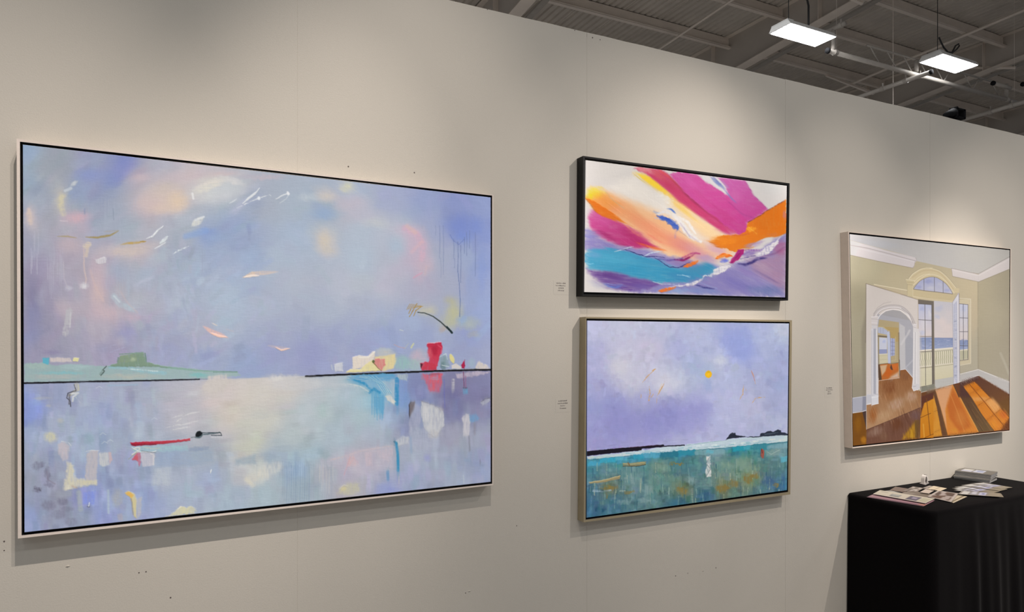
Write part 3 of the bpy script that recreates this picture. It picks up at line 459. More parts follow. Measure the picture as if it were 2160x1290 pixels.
    q.line([(1495,602),(1590,552),(1640,515),(1770,440)],5,(110,44,40),.8,dry=.5); q.blob(1520,655,40,22,(246,160,40),.8,0,.6,2,.5); q.line([(1500,640),(1560,690)],8,(250,176,60),.7,dry=.7); q.blob(1330,745,90,34,(238,134,24),.8,0,.8,3,-.5); q.line([(1200,745),(1270,790)],5,(180,70,40),.6,dry=.6); q.blob(1772,545,16,44,(206,120,96),.9,0,.7,2); q.blob(1680,700,60,26,(214,120,60),.7,0,.9,3); q.blob(1600,620,90,60,(216,110,16),.5,0,.9,4,.3); q.line([(1400,820),(1480,810),(1540,790)],10,(226,150,70),.7,dry=.7)
    q.line([(1350,700),(1420,705),(1500,690)],9,(200,90,60),.5,dry=.7); q.line([(1330,700),(1400,690)],5,(240,170,150),.6,dry=.6)
    # left magenta leaf with its orange edge
    q.poly([(285,560),(300,525),(335,512),(430,560),(560,620),(690,690),(770,770),(830,800),(700,800),(560,790),(440,745),(350,690),(300,630)],(206,84,150),1,7,2.4,-.2,.2,(184,34,104),(.5,1)); q.blob(640,720,140,36,(176,30,98),.7,28,.8,3,-.4); q.blob(400,590,90,40,(206,80,150),.6,30,.9,3,-.3)
    q.line([(360,660),(430,715),(500,745)],8,(120,20,80),.6,soft=3,dry=.5); q.line([(480,760),(600,780)],7,(130,30,100),.5,dry=.6); q.blob(420,690,60,16,(150,24,90),.5,35,.8,2)
    q.blob(345,375,90,44,(238,212,76),.9,0,.9,3,-.3); q.blob(300,400,36,36,(240,206,30),.9,0,.8,3); q.blob(350,400,60,26,(240,196,40),.7,10,.8,3,-.3); q.poly([(272,415),(330,425),(400,385),(440,380),(520,470),(400,520),(330,500)],(236,150,60),.6,14,3,-.3)
    q.poly([(270,420),(300,425),(350,455),(470,530),(575,612),(500,592),(400,560),(345,530),(320,490)],(226,112,18),.97,3,1.4,-.2,.3); q.line([(272,428),(330,500),(345,528)],3,(90,60,50),.7); q.line([(480,545),(600,625),(640,640)],5,(240,150,90),.7,dry=.5)
    q.line([(420,370),(480,440),(560,500)],5,(190,170,140),.5,soft=3); q.line([(400,375),(420,400)],6,(250,200,120),.6)
    for x0,y0,x1,y1,c in [(660,755,770,790,(236,92,40)),(700,770,860,815,(238,110,40)),(780,790,875,812,(240,120,50)),(560,620,700,720,(230,130,110)),(740,690,850,760,(240,120,100))]: q.line([(x0,y0),((x0+x1)/2,(y0+y1)/2+6),(x1,y1)],12,c,.8,taper=.7,dry=.6,soft=2,rough=1)
    q.smear([(265,340),(900,830)], 33, 20, .75, 6)
    # lavender rim, cyan water
    q.poly([(262,655),(330,670),(400,730),(480,770),(600,795),(760,815),(900,860),(1050,900),(1250,920),(1300,960),(1100,960),(900,940),(600,880),(300,830),(264,800)],(142,130,186),.97,10,3,-.3)
    q.blob(1000,900,140,40,(140,110,160),.7,8,.9,3,-.4); q.blob(1180,880,100,40,(176,150,190),.8,10,.9,3,-.4); q.blob(290,700,30,60,(140,140,200),.6,0,.9,3)
    q.poly([(266,830),(330,800),(450,795),(560,815),(700,860),(820,880),(930,945),(1080,935),(1180,900),(1260,945),(1220,1000),(1100,1060),(900,1060),(760,1050),(560,1005),(400,970),(290,950),(268,900)],(72,160,194),1,8,2.4,-.2,.2,(44,140,178),(1,.3))
    q.blob(500,880,220,60,(78,168,200),.7,8,.9,3,-.4); q.blob(650,960,200,40,(50,150,188),.7,10,.9,3,-.4); q.blob(1100,960,120,40,(70,140,176),.8,-8,.9,3,-.4); q.blob(330,850,60,34,(110,160,200),.7,0,.9,3,-.4); q.blob(1000,1010,140,36,(60,130,176),.7,0,.9,3,-.5)
    q.flow(70,(300,820,1150,1030),6,(60,200),7,14,.5)
    q.poly([(272,950),(330,965),(500,985),(680,1030),(830,1060),(860,1090),(700,1120),(640,1135),(520,1110),(440,1100),(390,1060),(320,1010)],(108,74,146),.95,8,2.4,-.3); q.blob(440,1000,120,26,(96,60,130),.6,10,.8,3,-.4); q.blob(700,1090,110,30,(110,90,160),.7,0,.9,3)
    q.line([(410,1064),(450,1090),(500,1095),(555,1072)],16,(92,128,206),.9,taper=.8,soft=3,dry=.4); q.line([(420,1060),(480,1078),(540,1068)],5,(150,180,224),.7,dry=.5); q.blob(360,1070,90,30,(170,170,194),.4,20,.9,3); q.line([(320,1040),(400,1090),(520,1125)],8,(150,130,180),.5,soft=4,dry=.5)
    q.smear([(262,640),(1300,1130)], 8, 30, .8, 6)
    # violet slope on the right
    q.poly([(560,1130),(760,1110),(860,1060),(1020,1060),(1200,1000),(1350,930),(1440,900),(1560,870),(1600,800),(1700,730),(1786,690),(1780,1172),(1300,1160),(900,1140)],(136,126,180),.97,10,3,-.2)
    q.poly([(1500,900),(1680,850),(1786,740),(1786,1130),(1700,1080),(1560,990)],(170,132,158),.85,24,4,-.2); q.blob(1740,800,60,70,(170,100,140),.8,-30,.9,3,-.3); q.blob(1600,940,110,40,(176,150,170),.6,25,.9,3,-.3); q.blob(1400,1060,160,50,(120,112,176),.7,25,.9,3,-.3); q.blob(1150,1120,200,30,(124,138,190),.8,4,.9,3,-.4); q.blob(1620,1120,160,46,(104,112,160),.7,4,.9,3,.5); q.blob(1480,980,120,30,(146,124,180),.6,28,.9,3,-.4); q.blob(1540,770,90,26,(170,140,180),.7,-18,.9,3,-.4); q.blob(950,1120,160,22,(140,170,206),.7,0,.9,3,-.4)
    q.blob(1500,840,80,26,(136,110,170),.8,-15,.8,3,-.4); q.line([(1600,860),(1700,840),(1770,790)],12,(120,60,110),.4,soft=5,dry=.5); q.line([(1560,970),(1650,1020),(1720,1060)],12,(110,90,140),.5,soft=5,dry=.5); q.line([(1500,1000),(1600,1100)],8,(150,140,190),.5,soft=4,dry=.5)
    q.flow(90,(1320,900,1770,1150),30,(60,180),7,12,.45)
    q.drips(60,(1500,1070,1770,1120),(20,60),(100,120,170),.5,4); q.drips(30,(1500,1100,1770,1140),(20,50),(190,190,210),.4,3)
    q.smear([(900,860),(1786,1170)], 28, 30, .8, 6); q.smear([(1400,690),(1786,900)], -18, 20, .6, 6)
    # accents
    q.blob(870,420,90,34,(240,232,222),.7,36,.9,4,-.4); q.line([(935,545),(985,600),(1020,660),(1070,710),(1140,750)],44,(238,230,224),.9,taper=.6,soft=5,dry=.3,rough=1.4); q.line([(975,560),(1040,600),(1100,690)],22,(244,236,228),.8,taper=.6,dry=.4,soft=3); q.line([(985,610),(1040,690),(1120,750)],8,(200,180,200),.6,soft=3,dry=.4); q.line([(1010,640),(1060,720)],5,(150,150,190),.5)
    q.poly([(808,556),(850,552),(900,575),(950,600),(972,636),(958,672),(940,650),(915,625),(870,600),(825,580)],(62,96,188),.97,4,1.8,-.2,.4); q.line([(885,500),(915,505),(948,535)],13,(86,120,196),.9,taper=.7,dry=.3,soft=3); q.line([(800,545),(870,520),(905,540)],22,(230,226,226),.8,taper=.8,soft=3,dry=.5); q.blob(800,530,30,12,(130,160,214),.5,0,.8,2); q.line([(950,660),(945,720)],12,(170,140,180),.5,soft=5,dry=.5)
    q.line([(790,570),(840,580)],6,(180,190,224),.7,dry=.5); q.blob(890,580,30,10,(40,76,170),.6,30,.7,2)
    q.poly([(1355,905),(1395,850),(1420,812),(1470,810),(1462,840),(1425,885),(1380,915)],(170,26,110),1,3,1,-.2,.5); q.line([(1370,910),(1440,830)],6,(120,14,80),.6,dry=.4); q.line([(1480,815),(1600,815)],16,(130,80,160),.6,dry=.6,soft=4)
    q.line([(940,885),(1010,888),(1060,865),(1095,840)],20,(140,20,90),.85,taper=.7,dry=.4,soft=3,w2=14); q.line([(1000,870),(1080,835),(1130,840)],12,(176,60,120),.7,dry=.5,soft=3)
    q.line([(560,808),(640,835),(720,862),(800,860),(870,870)],7,(40,40,100),.85,taper=.6,dry=.3,rough=.8); q.line([(790,870),(850,905),(900,940),(970,945),(1060,905)],7,(50,40,100),.8,taper=.6,dry=.3,rough=.8); q.line([(820,880),(900,890),(1000,880)],12,(80,60,140),.5,dry=.5,soft=4)
    q.line([(1420,915),(1480,925),(1530,905),(1565,880),(1640,872)],20,(54,44,110),.8,taper=.8,dry=.4,soft=4); q.line([(1440,880),(1520,860),(1600,850)],8,(80,60,130),.6,dry=.5); q.line([(1100,1075),(1160,1095),(1240,1105)],14,(54,54,120),.7,taper=.7,dry=.5,soft=3); q.line([(1140,1060),(1200,1085),(1260,1100)],8,(140,150,200),.6,dry=.5)
    for pts,w in [([(1012,1080),(1080,1070),(1140,1042)],26),([(1205,1010),(1270,975),(1360,932)],44),([(1560,855),(1630,825),(1690,780),(1722,752)],46),([(1230,970),(1300,945),(1340,940)],16),([(1620,800),(1680,775),(1760,700)],12),([(880,1100),(950,1085),(1020,1080)],10),([(1100,1060),(1170,1010),(1210,1000)],10)]:
        q.line(pts,w,(228,220,220),.92,taper=.75,dry=.45,soft=2.4,rough=1.6,body=.6)
    q.line([(485,825),(540,812),(630,785)],8,(206,216,226),.85,taper=.7,dry=.4); q.line([(700,865),(760,835),(850,820)],10,(196,206,222),.8,taper=.7,dry=.5); q.line([(540,812),(600,800)],4,(60,50,100),.6); q.line([(275,910),(300,918),(328,916)],7,(120,190,216),.8)
    for pts in [[(1008,938),(1060,925),(1120,892)],[(1252,880),(1300,850),(1378,858)],[(820,1125),(880,1112),(950,1095)]]: q.line(pts,26,(236,112,34),.92,taper=.8,dry=.35,soft=2.4,rough=1.3,body=.5)
    q.line([(1265,870),(1340,845)],10,(244,150,60),.8,dry=.4); q.line([(1290,900),(1345,890)],26,(100,110,210),.8,taper=.6,dry=.3,soft=4); q.blob(1310,880,40,12,(110,100,190),.5)
    q.line([(1000,1000),(1060,1020)],7,(180,210,226),.5,dry=.6); q.line([(960,1000),(1060,1010)],5,(160,200,220),.6,dry=.6); q.line([(780,1050),(850,1070),(940,1072)],6,(190,216,226),.6,dry=.6)
    q.flow(110,(360,430,1150,820),34,(80,240),6,12,.4); q.flow(60,(950,260,1500,650),40,(80,220),6,9,.4); q.flow(30,(640,280,1250,640),38,(80,200),5,10,.35)
    q.smear([(265,330),(1786,1172)], 30, 5, .6, 4)
    q.weave(1.8)
    return q
def paint_shoal():
    q = Painter(1230, 668, 1668, 1098, 1.6, 23)
    sky = []; sea = []
    F = lambda L, rows: L.extend([(1160 + x / 2.58, 640 + y / 2.58, r, g, b) for x, y, r, g, b in rows])
    F(sky, [(220,110,188,188,222),(400,120,194,194,220),(600,130,188,190,220),(800,150,184,188,222),(1000,140,165,172,218),(1150,130,175,182,220),(1280,130,195,200,224),
    (230,300,172,172,212),(400,330,200,197,216),(550,250,196,190,216),(700,250,174,177,220),(850,250,178,183,220),(1000,200,150,161,216),(1050,260,150,160,216),(1200,230,170,177,215),(1270,300,164,171,212),
    (230,450,163,163,208),(450,420,198,196,216),(620,420,204,203,222),(700,400,190,194,220),(780,340,165,177,212),(900,320,184,188,216),(1000,380,174,179,215),(1100,420,170,174,212),(1250,420,160,167,209),
    (230,550,150,154,203),(350,560,148,149,203),(500,550,164,164,208),(650,600,140,140,198),(800,580,154,154,206),(950,520,178,180,217),(1100,550,183,183,217),(1250,550,165,169,209),
    (230,680,150,150,203),(400,650,148,147,205),(550,640,144,144,203),(700,680,154,154,208),(900,640,173,176,215),(1000,650,178,180,217),(1250,640,174,178,212),(230,760,155,150,202),(500,740,163,159,208),(700,730,173,173,212),(850,710,178,178,217)])
    F(sea, [(230,870,62,132,156),(350,830,60,150,172),(480,820,60,142,165),(600,815,52,122,146),(700,815,52,126,146),(900,810,108,146,160),(1030,790,44,134,152),(1150,780,52,130,146),(1250,790,104,146,160),
    (300,900,92,134,146),(450,920,98,140,146),(600,880,106,140,132),(750,860,74,126,136),(800,920,78,126,136),(950,880,98,140,136),(1050,870,116,150,132),(1200,870,84,126,128),
    (230,1020,68,112,140),(320,1000,104,118,92),(450,1000,98,134,140),(600,980,80,126,128),(720,1020,110,120,82),(850,980,98,134,136),(950,1000,122,120,80),(1100,950,124,132,84),(1200,960,70,112,138),
    (230,1120,50,98,130),(350,1080,60,112,136),(500,1060,84,126,136),(700,1080,52,108,136),(850,1040,52,103,136),(1000,1020,88,126,118),(1150,1010,70,112,128),(1280,1000,52,102,136)])
    hz = 640 + np.interp(q.X, [1237, 1664], [840, 735]) / 2.58
    q.wash(sky); q.wash(sea, sstep((q.Y - hz) / 2 + .5), 10)
    q.dabs(1300, (1237, 676, 1665, 935), (7, 26), (5, 16), 5.4, .75, (0, 180), .3); q.dabs(420, (1237, 676, 1665, 940), (8, 22), (8, 18), 4.6, .6, (85, 95), .3)
    q.dabs(1500, (1237, 945, 1665, 1095), (6, 22), (4, 12), 11, .7, (84, 96), .5); q.dabs(500, (1237, 945, 1665, 1095), (8, 24), (4, 10), 10, .6, (-6, 6), .5)
    q.fr(1160, 640, 2.58)
    q.poly([(310,560),(700,562),(900,545),(880,600),(850,690),(700,700),(540,760),(420,740),(300,740),(280,640)],(144,142,200),.4,30,4,.3)
    q.poly([(960,140),(1090,130),(1100,230),(1060,300),(980,290),(940,200)],(150,160,216),.5,14,4); q.blob(860,440,34,50,(150,164,206),.6,0,.9,3,.3); q.blob(860,360,60,50,(164,178,212),.5,0,.9,3); q.blob(930,310,40,30,(206,208,222),.6,0,.9,3,.3); q.blob(640,430,110,50,(206,204,220),.5,0,.9,4,-.3); q.blob(380,350,60,60,(206,203,212),.5,0,.9,4)
    q.blob(863,384,18,19,(238,182,36),1,0,.25,.6); q.blob(863,372,9,4,(170,150,60),.5,0,.8,.5); q.blob(860,386,9,9,(250,196,40),.7,0,.8,1)
    G = (206,160,106)
    for pts,w in [([(505,428),(530,395),(575,355)],7),([(540,450),(545,490),(538,528),(565,490)],7),([(625,425),(600,475),(585,500)],8),([(498,490),(495,515)],5),([(582,510),(580,545)],3),([(1055,440),(1050,490),(1032,524)],7),([(1095,365),(1112,400),(1118,438)],6),([(1100,540),(1120,512),(1172,510)],7),([(1065,460),(1068,480)],4),([(555,365),(576,356)],9)]:
        q.line(pts,w*.8,G,.72,taper=.6,dry=.7,rough=.6)
    q.line([(610,435),(590,480)],3,(230,200,160),.8); q.line([(1095,365),(1115,420)],3,(190,110,110),.6)
    # pale band under the sky
    q.poly([(203,832),(500,798),(620,778),(735,768),(960,740),(1140,722),(1296,712),(1294,750),(1100,768),(950,784),(780,796),(600,812),(205,850)],(186,202,212),1,2,1,-.3,.4); q.flow(60,(220,740,1280,830),-5,(30,100),5,16,.6)
    for i in range(60):
        x = q.r.uniform(210,1290); y = np.interp(x,[205,1295],[840,730])+q.r.uniform(-8,12); q.line([(x,y),(x+q.r.uniform(8,30),y-2)],q.r.uniform(3,7),(214,224,228) if i%2 else (140,180,196),.7,dry=.5)
    q.poly([(200,803),(330,790),(470,778),(618,766),(624,778),(500,790),(498,798),(350,812),(200,829)],(24,20,34),1,1.2,.5,0,.3); q.line([(618,776),(680,773),(732,770)],6,(34,34,48),1); q.line([(430,782),(600,770)],3,(90,40,60),.5,dry=.6)
    q.poly([(958,740),(970,724),(984,706),(992,702),(1010,703),(1013,714),(1026,718),(1060,722),(1064,726),(1000,732)],(38,42,60),1,1.4,.6); q.poly([(1060,725),(1140,720),(1146,706),(1170,704),(1184,694),(1200,692),(1215,698),(1228,692),(1240,686),(1256,688),(1260,700),(1280,702),(1296,708),(1296,717),(1240,716),(1180,722),(1100,728)],(42,48,66),1,1.4,.6); q.line([(1170,712),(1240,702)],5,(90,104,120),.6,dry=.6); q.line([(985,708),(1005,706)],3,(80,84,96),.6)
    q.line([(740,770),(960,742)],3,(110,140,150),.6,dry=.6); q.line([(204,850),(600,812),(950,785),(1294,752)],5,(40,100,120),.6,dry=.7)
    for x0,y0,x1,y1,c in [(270,842,358,866,(56,160,186)),(358,832,400,856,(90,170,190)),(455,820,510,846,(50,150,176)),(512,812,596,842,(84,160,186)),(598,806,700,836,(40,110,132)),(700,800,790,830,(44,134,156)),(205,862,272,884,(70,156,186)),(996,778,1056,806,(40,150,168)),(1056,772,1092,796,(70,160,176)),(790,796,950,826,(120,158,170)),(1180,770,1290,790,(120,158,172)),(1110,765,1170,795,(60,130,146)),(1255,836,1292,862,(80,170,190)),(850,800,890,816,(100,170,186))]:
        q.poly([(x0,y0),(x1,y0-5),(x1,y1-4),(x0,y1)],c,.8,3,1.6,.25,.3)
    for i in range(170):
        x = q.r.uniform(210,1285); y = q.r.uniform(870,1090) - x*.04; c = q.r.choice([(140,170,160),(120,160,160),(60,110,130),(40,90,120),(170,180,150),(90,140,140)]); q.line([(x,y),(x+q.r.uniform(-2,2),y+q.r.uniform(20,80))],q.r.uniform(2,6),c,q.r.uniform(.25,.7),dry=.5,rough=.4)
    for i in range(26): q.line([(540+i*7,930+(i%3)*8),(540+i*7,1010+(i%4)*9)],3,(140,168,140),.5)
    for i in range(30): q.line([(880+i*9,900+(i%3)*10),(881+i*9,990+(i%5)*8)],3,(150,170,130),.4)
    for x,y,a,b in [(720,1015,34,24),(935,1005,40,26),(1000,980,34,30),(1075,955,34,26),(1110,940,30,16),(320,1005,60,16),(430,1025,34,12),(310,1050,14,14),(690,870,50,8),(960,1000,26,12),(1230,985,20,12)]:
        q.blob(x,y,a,b,(136,118,60),.75,0,.8,3,.5)
    for x,y,a,b in [(1050,870,60,40),(1100,900,50,30),(600,890,60,30),(960,880,50,26)]: q.blob(x,y,a,b,(128,160,136),.5,0,.9,3,.5)
    for x,y,a,b in [(530,1010,34,40),(450,960,40,40),(400,1080,50,20),(770,960,40,30),(520,1070,40,22)]: q.blob(x,y,a,b,(128,158,162),.55,0,.9,3,.6)
    q.poly([(395,868),(440,868),(500,860),(524,858),(522,878),(470,884),(400,886)],(150,140,96),1,2,.6,-.4,.3); q.line([(398,884),(470,884),(522,876)],4,(60,70,60),.8); q.line([(400,870),(440,874),(515,864)],4,(190,176,120),.8); q.line([(425,866),(432,878)],8,(120,90,60),.7)
    q.poly([(212,972),(300,960),(340,945),(382,936),(380,952),(300,970),(215,979)],(160,142,96),1,2,.7,-.3,.3); q.line([(212,972),(300,958),(382,937)],3,(214,190,130),.9); q.line([(236,1018),(290,1020),(330,1016)],12,(150,176,200),.6,dry=.8); q.line([(380,1020),(410,1018)],4,(190,200,170),.6)
    q.poly([(848,832),(875,828),(872,880),(876,936),(848,944),(844,910),(852,880)],(206,206,200),.85,2,1.6,.5,.6); q.line([(868,835),(850,870),(872,900),(850,940)],4,(90,110,120),.5,dry=.5)
    q.poly([(1148,795),(1156,788),(1166,800),(1164,838),(1156,845),(1146,825)],(178,74,56),.95,2,.8,.2,.4); q.line([(1150,790),(1156,812)],4,(90,40,40),.7); q.line([(1146,800),(1148,830)],4,(60,90,110),.5); q.poly([(1170,800),(1260,786),(1250,825),(1180,830)],(128,156,150),.6,4,1.6,.3); q.line([(1185,808),(1205,820),(1250,795)],4,(170,190,180),.5)
    q.blob(1195,970,50,30,(56,92,136),.6,0,.9,3,.5); q.blob(1120,970,24,30,(80,130,120),.5); q.line([(1285,900),(1285,1010)],12,(80,140,160),.5,soft=4)
    q.mute(.8, 1.0)
    k = sstep((q.Y - hz - 14) / 6)[..., None]; m = q.im.mean(-1, keepdims=True); q.im = q.im * (1 - k) + (m + (q.im - m) * .82 - 3) * k
    q.weave(2.4)
    return q
def paint_sea_room():
    q = Painter(1786, 488, 2132, 944, 1.9, 31)
    Z = lambda: q.fr(1720, 460, 2.4818)
    A = lambda: q.fr(1780, 480, 5.3778)
    B = lambda: q.fr(1950, 500, 5.375)
    Cq = lambda: q.fr(1780, 700, 5.16)
    D = lambda: q.fr(1950, 710, 5.863)
    def rnd(p, n=5):
        o = []
        for i in range(len(p) - 1):
            a0, a1, a2, a3 = p[max(i-1,0)], p[i], p[i+1], p[min(i+2,len(p)-1)]
            for j in range(n):
                t = j / n; o.append(tuple(.5 * (2*a1[k] + (a2[k]-a0[k])*t + (2*a0[k]-5*a1[k]+4*a2[k]-a3[k])*t*t + (3*a1[k]-a0[k]-3*a2[k]+a3[k])*t**3) for k in (0,1)))
        return o + [p[-1]]
    WH = (214, 206, 200); TR = (206, 188, 140); TRL = (226, 212, 170)
    q.im[:] = (190, 178, 142); q.wob = .15
    # walls and ceiling of the painted room
    A(); q.wash([(1780+x/5.3778,480+y/5.3778,*c) for x,y,c in [(100,400,(178,170,134)),(300,450,(186,176,136)),(100,800,(160,152,118)),(150,1200,(166,158,126)),(550,520,(190,176,134)),(700,480,(186,172,132)),(100,2400,(178,170,130)),(190,2000,(150,142,116)),(1500,700,(196,180,138)),(1600,900,(192,176,136)),(1800,800,(172,162,130)),(1850,1200,(170,160,130)),(1650,1300,(178,170,140)),(1800,1700,(180,172,144)),(1700,2000,(178,170,146))]], None, 12, 1.5)
    Z(); q.poly([(170,78),(1012,163),(1012,205),(850,290),(705,262),(520,222),(520,205),(173,112)],(186,184,180),1,1.2,.1,0,0,(190,186,172),(1,.3)); q.blob(300,130,180,26,(184,186,186),.6,6,.9,1); q.blob(820,190,120,50,(192,188,172),.5,0,.9,1)
    B(); q.poly([(590,500),(945,360),(950,1700),(590,1560)],(172,162,126),.8,1.2,.1,0,0,(164,154,126),(1,.2)); q.blob(780,900,200,260,(178,168,134),.5,0,.9,2); q.line([(590,500),(592,1560)],6,(146,134,104),.7,soft=1.4); q.blob(540,900,60,340,(196,178,140),.6,0,.9,2)
    # crown mouldings
    A(); q.poly([(56,140),(240,190),(500,262),(800,335),(812,372),(795,385),(780,440),(765,452),(400,380),(60,306)],WH,1,1,.1,0,0,(206,196,190),(.3,1)); q.line([(60,195),(250,228),(500,292),(795,372)],9,(176,166,160),.9); q.line([(60,210),(800,385)],6,(224,218,214),.7); q.line([(60,308),(400,382),(765,453)],6,(150,138,112),.8,soft=1.2); q.line([(765,452),(785,425),(792,380),(812,368),(800,335)],5,(160,150,140),.7); q.line([(240,188),(800,335)],4,(196,190,186),.6)
    B(); q.poly([(290,350),(330,355),(500,395),(597,418),(950,225),(948,355),(600,500),(420,462),(303,437),(300,395)],(216,206,196),1,1,.1,0,0,(206,196,186),(0,1)); q.line([(290,348),(500,394),(597,410),(952,216)],5,(156,146,134),.9); q.line([(305,365),(597,432),(950,245)],4,(232,224,214),.8); q.line([(303,440),(600,502),(945,360)],6,(150,140,114),.8,soft=1.2); q.line([(291,350),(298,400),(303,438)],4,(150,140,128),.8); q.line([(597,412),(597,500)],3,(186,176,166),.6)
    # round-headed window and its trim
    B(); q.poly([(-205,490),(-189,467),(-144,412),(-64,362),(6,345),(70,352),(160,385),(250,462),(340,570),(380,580),(376,622),(320,630),(310,645),(250,545),(190,490),(130,458),(60,446),(-20,465),(-75,498),(-130,545),(-160,560),(-205,540)],TR,1,1,.05)
    A(); q.line([(725,575),(770,520),(850,470),(920,452),(990,452)],6,TRL,.9); q.line([(780,610),(830,560),(890,530),(960,520)],6,TRL,.9)
    B(); q.line(rnd([(-189,467),(-144,412),(-64,362),(6,345),(70,352),(160,385),(250,462),(340,570)]),6,TRL,.9); q.line(rnd([(-140,540),(-90,490),(-20,440),(40,420),(100,422),(180,455),(260,530),(322,630)]),6,TRL,.9); q.line([(-200,460),(-150,400),(-64,352),(60,340),(170,372),(260,455),(350,570)],3,(150,136,100),.6)
    q.line(rnd([(-150,450),(-64,390),(6,372),(90,378),(180,420),(310,580)]),14,(190,168,122),.5,soft=2)
    q.poly([(-140,585),(-120,545),(-75,500),(-20,468),(30,450),(90,449),(130,460),(190,492),(250,545),(295,600),(306,640),(200,628),(97,613),(0,604)],(158,164,196),1,1.2,.1,0,0,(190,188,196),(.2,1))
    q.blob(-80,560,40,26,(146,152,194),.7,0,.9,1); q.blob(30,500,60,30,(140,148,190),.7,0,.9,1); q.blob(60,570,60,26,(190,190,198),.7,0,.9,1); q.blob(240,600,50,26,(150,158,200),.6,0,.9,1); q.blob(160,530,40,26,(186,186,196),.6,0,.9,1)
    for p in [[(-21,470),(-20,602)],[(97,448),(98,612)],[(196,495),(197,628)]]: q.line(p,5,(96,94,88),.9)
    q.line([(-140,584),(0,604),(150,620),(306,640)],6,(120,108,84),.9); q.line(rnd([(-140,582),(-75,500),(-20,466),(40,448),(90,446),(150,466),(240,535),(306,635)]),5,(120,108,84),.8)
    q.poly([(-145,590),(0,612),(300,645),(330,640),(310,720),(100,708),(-60,690),(-150,670)],(198,180,132),1,1,.05); q.line([(-145,668),(0,690),(150,706),(305,722)],6,TRL,.9)
    A(); q.poly([(690,582),(785,590),(780,615),(770,640),(768,780),(705,770),(708,640),(695,610)],(200,184,136),1,1,.1); q.line([(690,584),(785,594)],7,TRL,.9); q.line([(700,612),(780,620)],4,(160,144,104),.8); q.line([(706,640),(772,648)],4,(150,134,96),.7); q.line([(705,640),(704,765)],3,(150,136,100),.8); q.line([(770,640),(768,775)],4,TRL,.8)
    # window and door wall
    B(); q.poly([(-150,672),(310,722),(316,760),(-150,720)],(202,184,140),.9,1)
    Z(); q.poly([(530,422),(715,436),(745,425),(806,420),(806,760),(750,768),(720,870),(545,912),(532,800)],(204,190,150),1,1)
    # sky and sea through the openings
    def sky(p, c=(204,202,200)): q.poly(p, c, 1, 1, .1, 0, 0, (214,200,190), (0,1))
    sky([(612,430),(715,440),(715,625),(612,625)],(190,188,190)); sky([(532,445),(602,450),(602,625),(532,625)],(176,182,206)); sky([(745,445),(792,450),(792,640),(745,640)],(190,194,208))
    for x,y,a,b,c in [(640,470,30,20,(176,180,196)),(690,500,20,24,(204,194,190)),(650,540,40,26,(216,200,190)),(630,510,16,14,(180,184,200)),(680,570,40,30,(216,200,190)),(550,470,18,20,(160,168,204)),(590,500,14,30,(206,204,206)),(560,560,20,36,(206,202,202)),(550,600,20,16,(180,188,210)),(770,470,14,20,(176,184,208)),(765,540,16,24,(206,202,202)),(778,600,14,20,(208,198,192))]: q.blob(x,y,a,b,c,.7,0,.9,2)
    for x0,x1,y0,y1 in [(532,612,622,690),(612,715,624,684),(745,792,636,690)]: q.poly([(x0,y0),(x1,y0),(x1,y1-4),(x0,y1)],(126,144,180),1,1,.1,0,0,(148,162,192),(0,1))
    for i in range(70):
        x = q.r.choice([q.r.uniform(535,600),q.r.uniform(616,705),q.r.uniform(750,785)]); y = q.r.uniform(630,682); q.line([(x,y),(x+q.r.uniform(6,18),y-1)],q.r.uniform(1.4,3),q.r.choice([(164,170,200),(112,124,170),(176,180,204)]),.7)
    q.line([(612,624),(715,626)],2,(120,128,160),.7)
    # balcony, its balusters and the terrace
    q.poly([(536,692),(612,685),(715,676),(715,870),(615,893),(540,905)],(206,198,160),1,1); q.poly([(745,690),(792,684),(792,735),(745,745)],(196,190,152),1,1)
    q.poly([(538,784),(612,775),(715,762),(715,845),(612,868),(540,880)],(212,204,168),1,1,.1,0,0,(206,196,150),(0,1)); q.poly([(615,845),(715,828),(715,868),(620,890)],(186,184,172),1,1.4)
    q.line([(536,692),(612,686),(715,677)],8,(224,214,190),1); q.line([(536,703),(612,696),(715,687)],3,(150,146,130),.7); q.line([(538,776),(612,768),(715,756)],8,(216,206,176),1); q.line([(538,784),(612,776),(715,763)],2.4,(150,146,110),.8)
    for i in range(17):
        x = 541+i*10.6; t = (x-536)/180; ya = 706-17*t; yb = 772-19*t
        if 596 < x < 616: continue
        q.line([(x,ya),(x+3,(ya*2+yb)/3),(x-2,(ya+yb*2)/3),(x+1,yb)],3.2,(138,142,104),.65); q.line([(x+4.5,ya),(x+7,(ya+yb)/2),(x+4,yb)],4,(226,216,186),.9)
    for i in range(6):
        x = 748+i*8; q.line([(x,694),(x+1,738)],3,(136,138,98),.8); q.line([(x+4,694),(x+4,738)],3.4,(216,208,176),.8)
    q.line([(745,690),(792,684)],5,(222,212,186),1); q.line([(745,742),(792,734)],5,(210,200,160),1)
    # near door leaf: dark frame and glazing bars
    q.poly([(530,422),(613,432),(618,888),(545,910),(540,880),(604,868),(601,450),(531,446)],(112,104,88),1,1,.1); q.poly([(541,884),(616,864),(617,890),(546,910)],(128,128,108),1,1); q.line([(612,434),(617,888)],2.6,(146,138,116),.9); q.line([(531,423),(613,433)],3,(140,128,100),.8)
    q.line([(545,912),(618,892),(715,866)],3.5,(222,214,196),.95); q.poly([(536,800),(604,790),(604,868),(541,880)],(204,198,162),.5,1)
    for p in [[(566,446),(570,872)],[(532,529),(602,533)],[(534,617),(603,617)],[(536,697),(604,693)],[(602,450),(605,868)],[(532,446),(602,451)]]: q.line(p,2.6,(92,88,80),.95)
    q.line([(538,782),(605,776)],2,(110,100,84),.7)
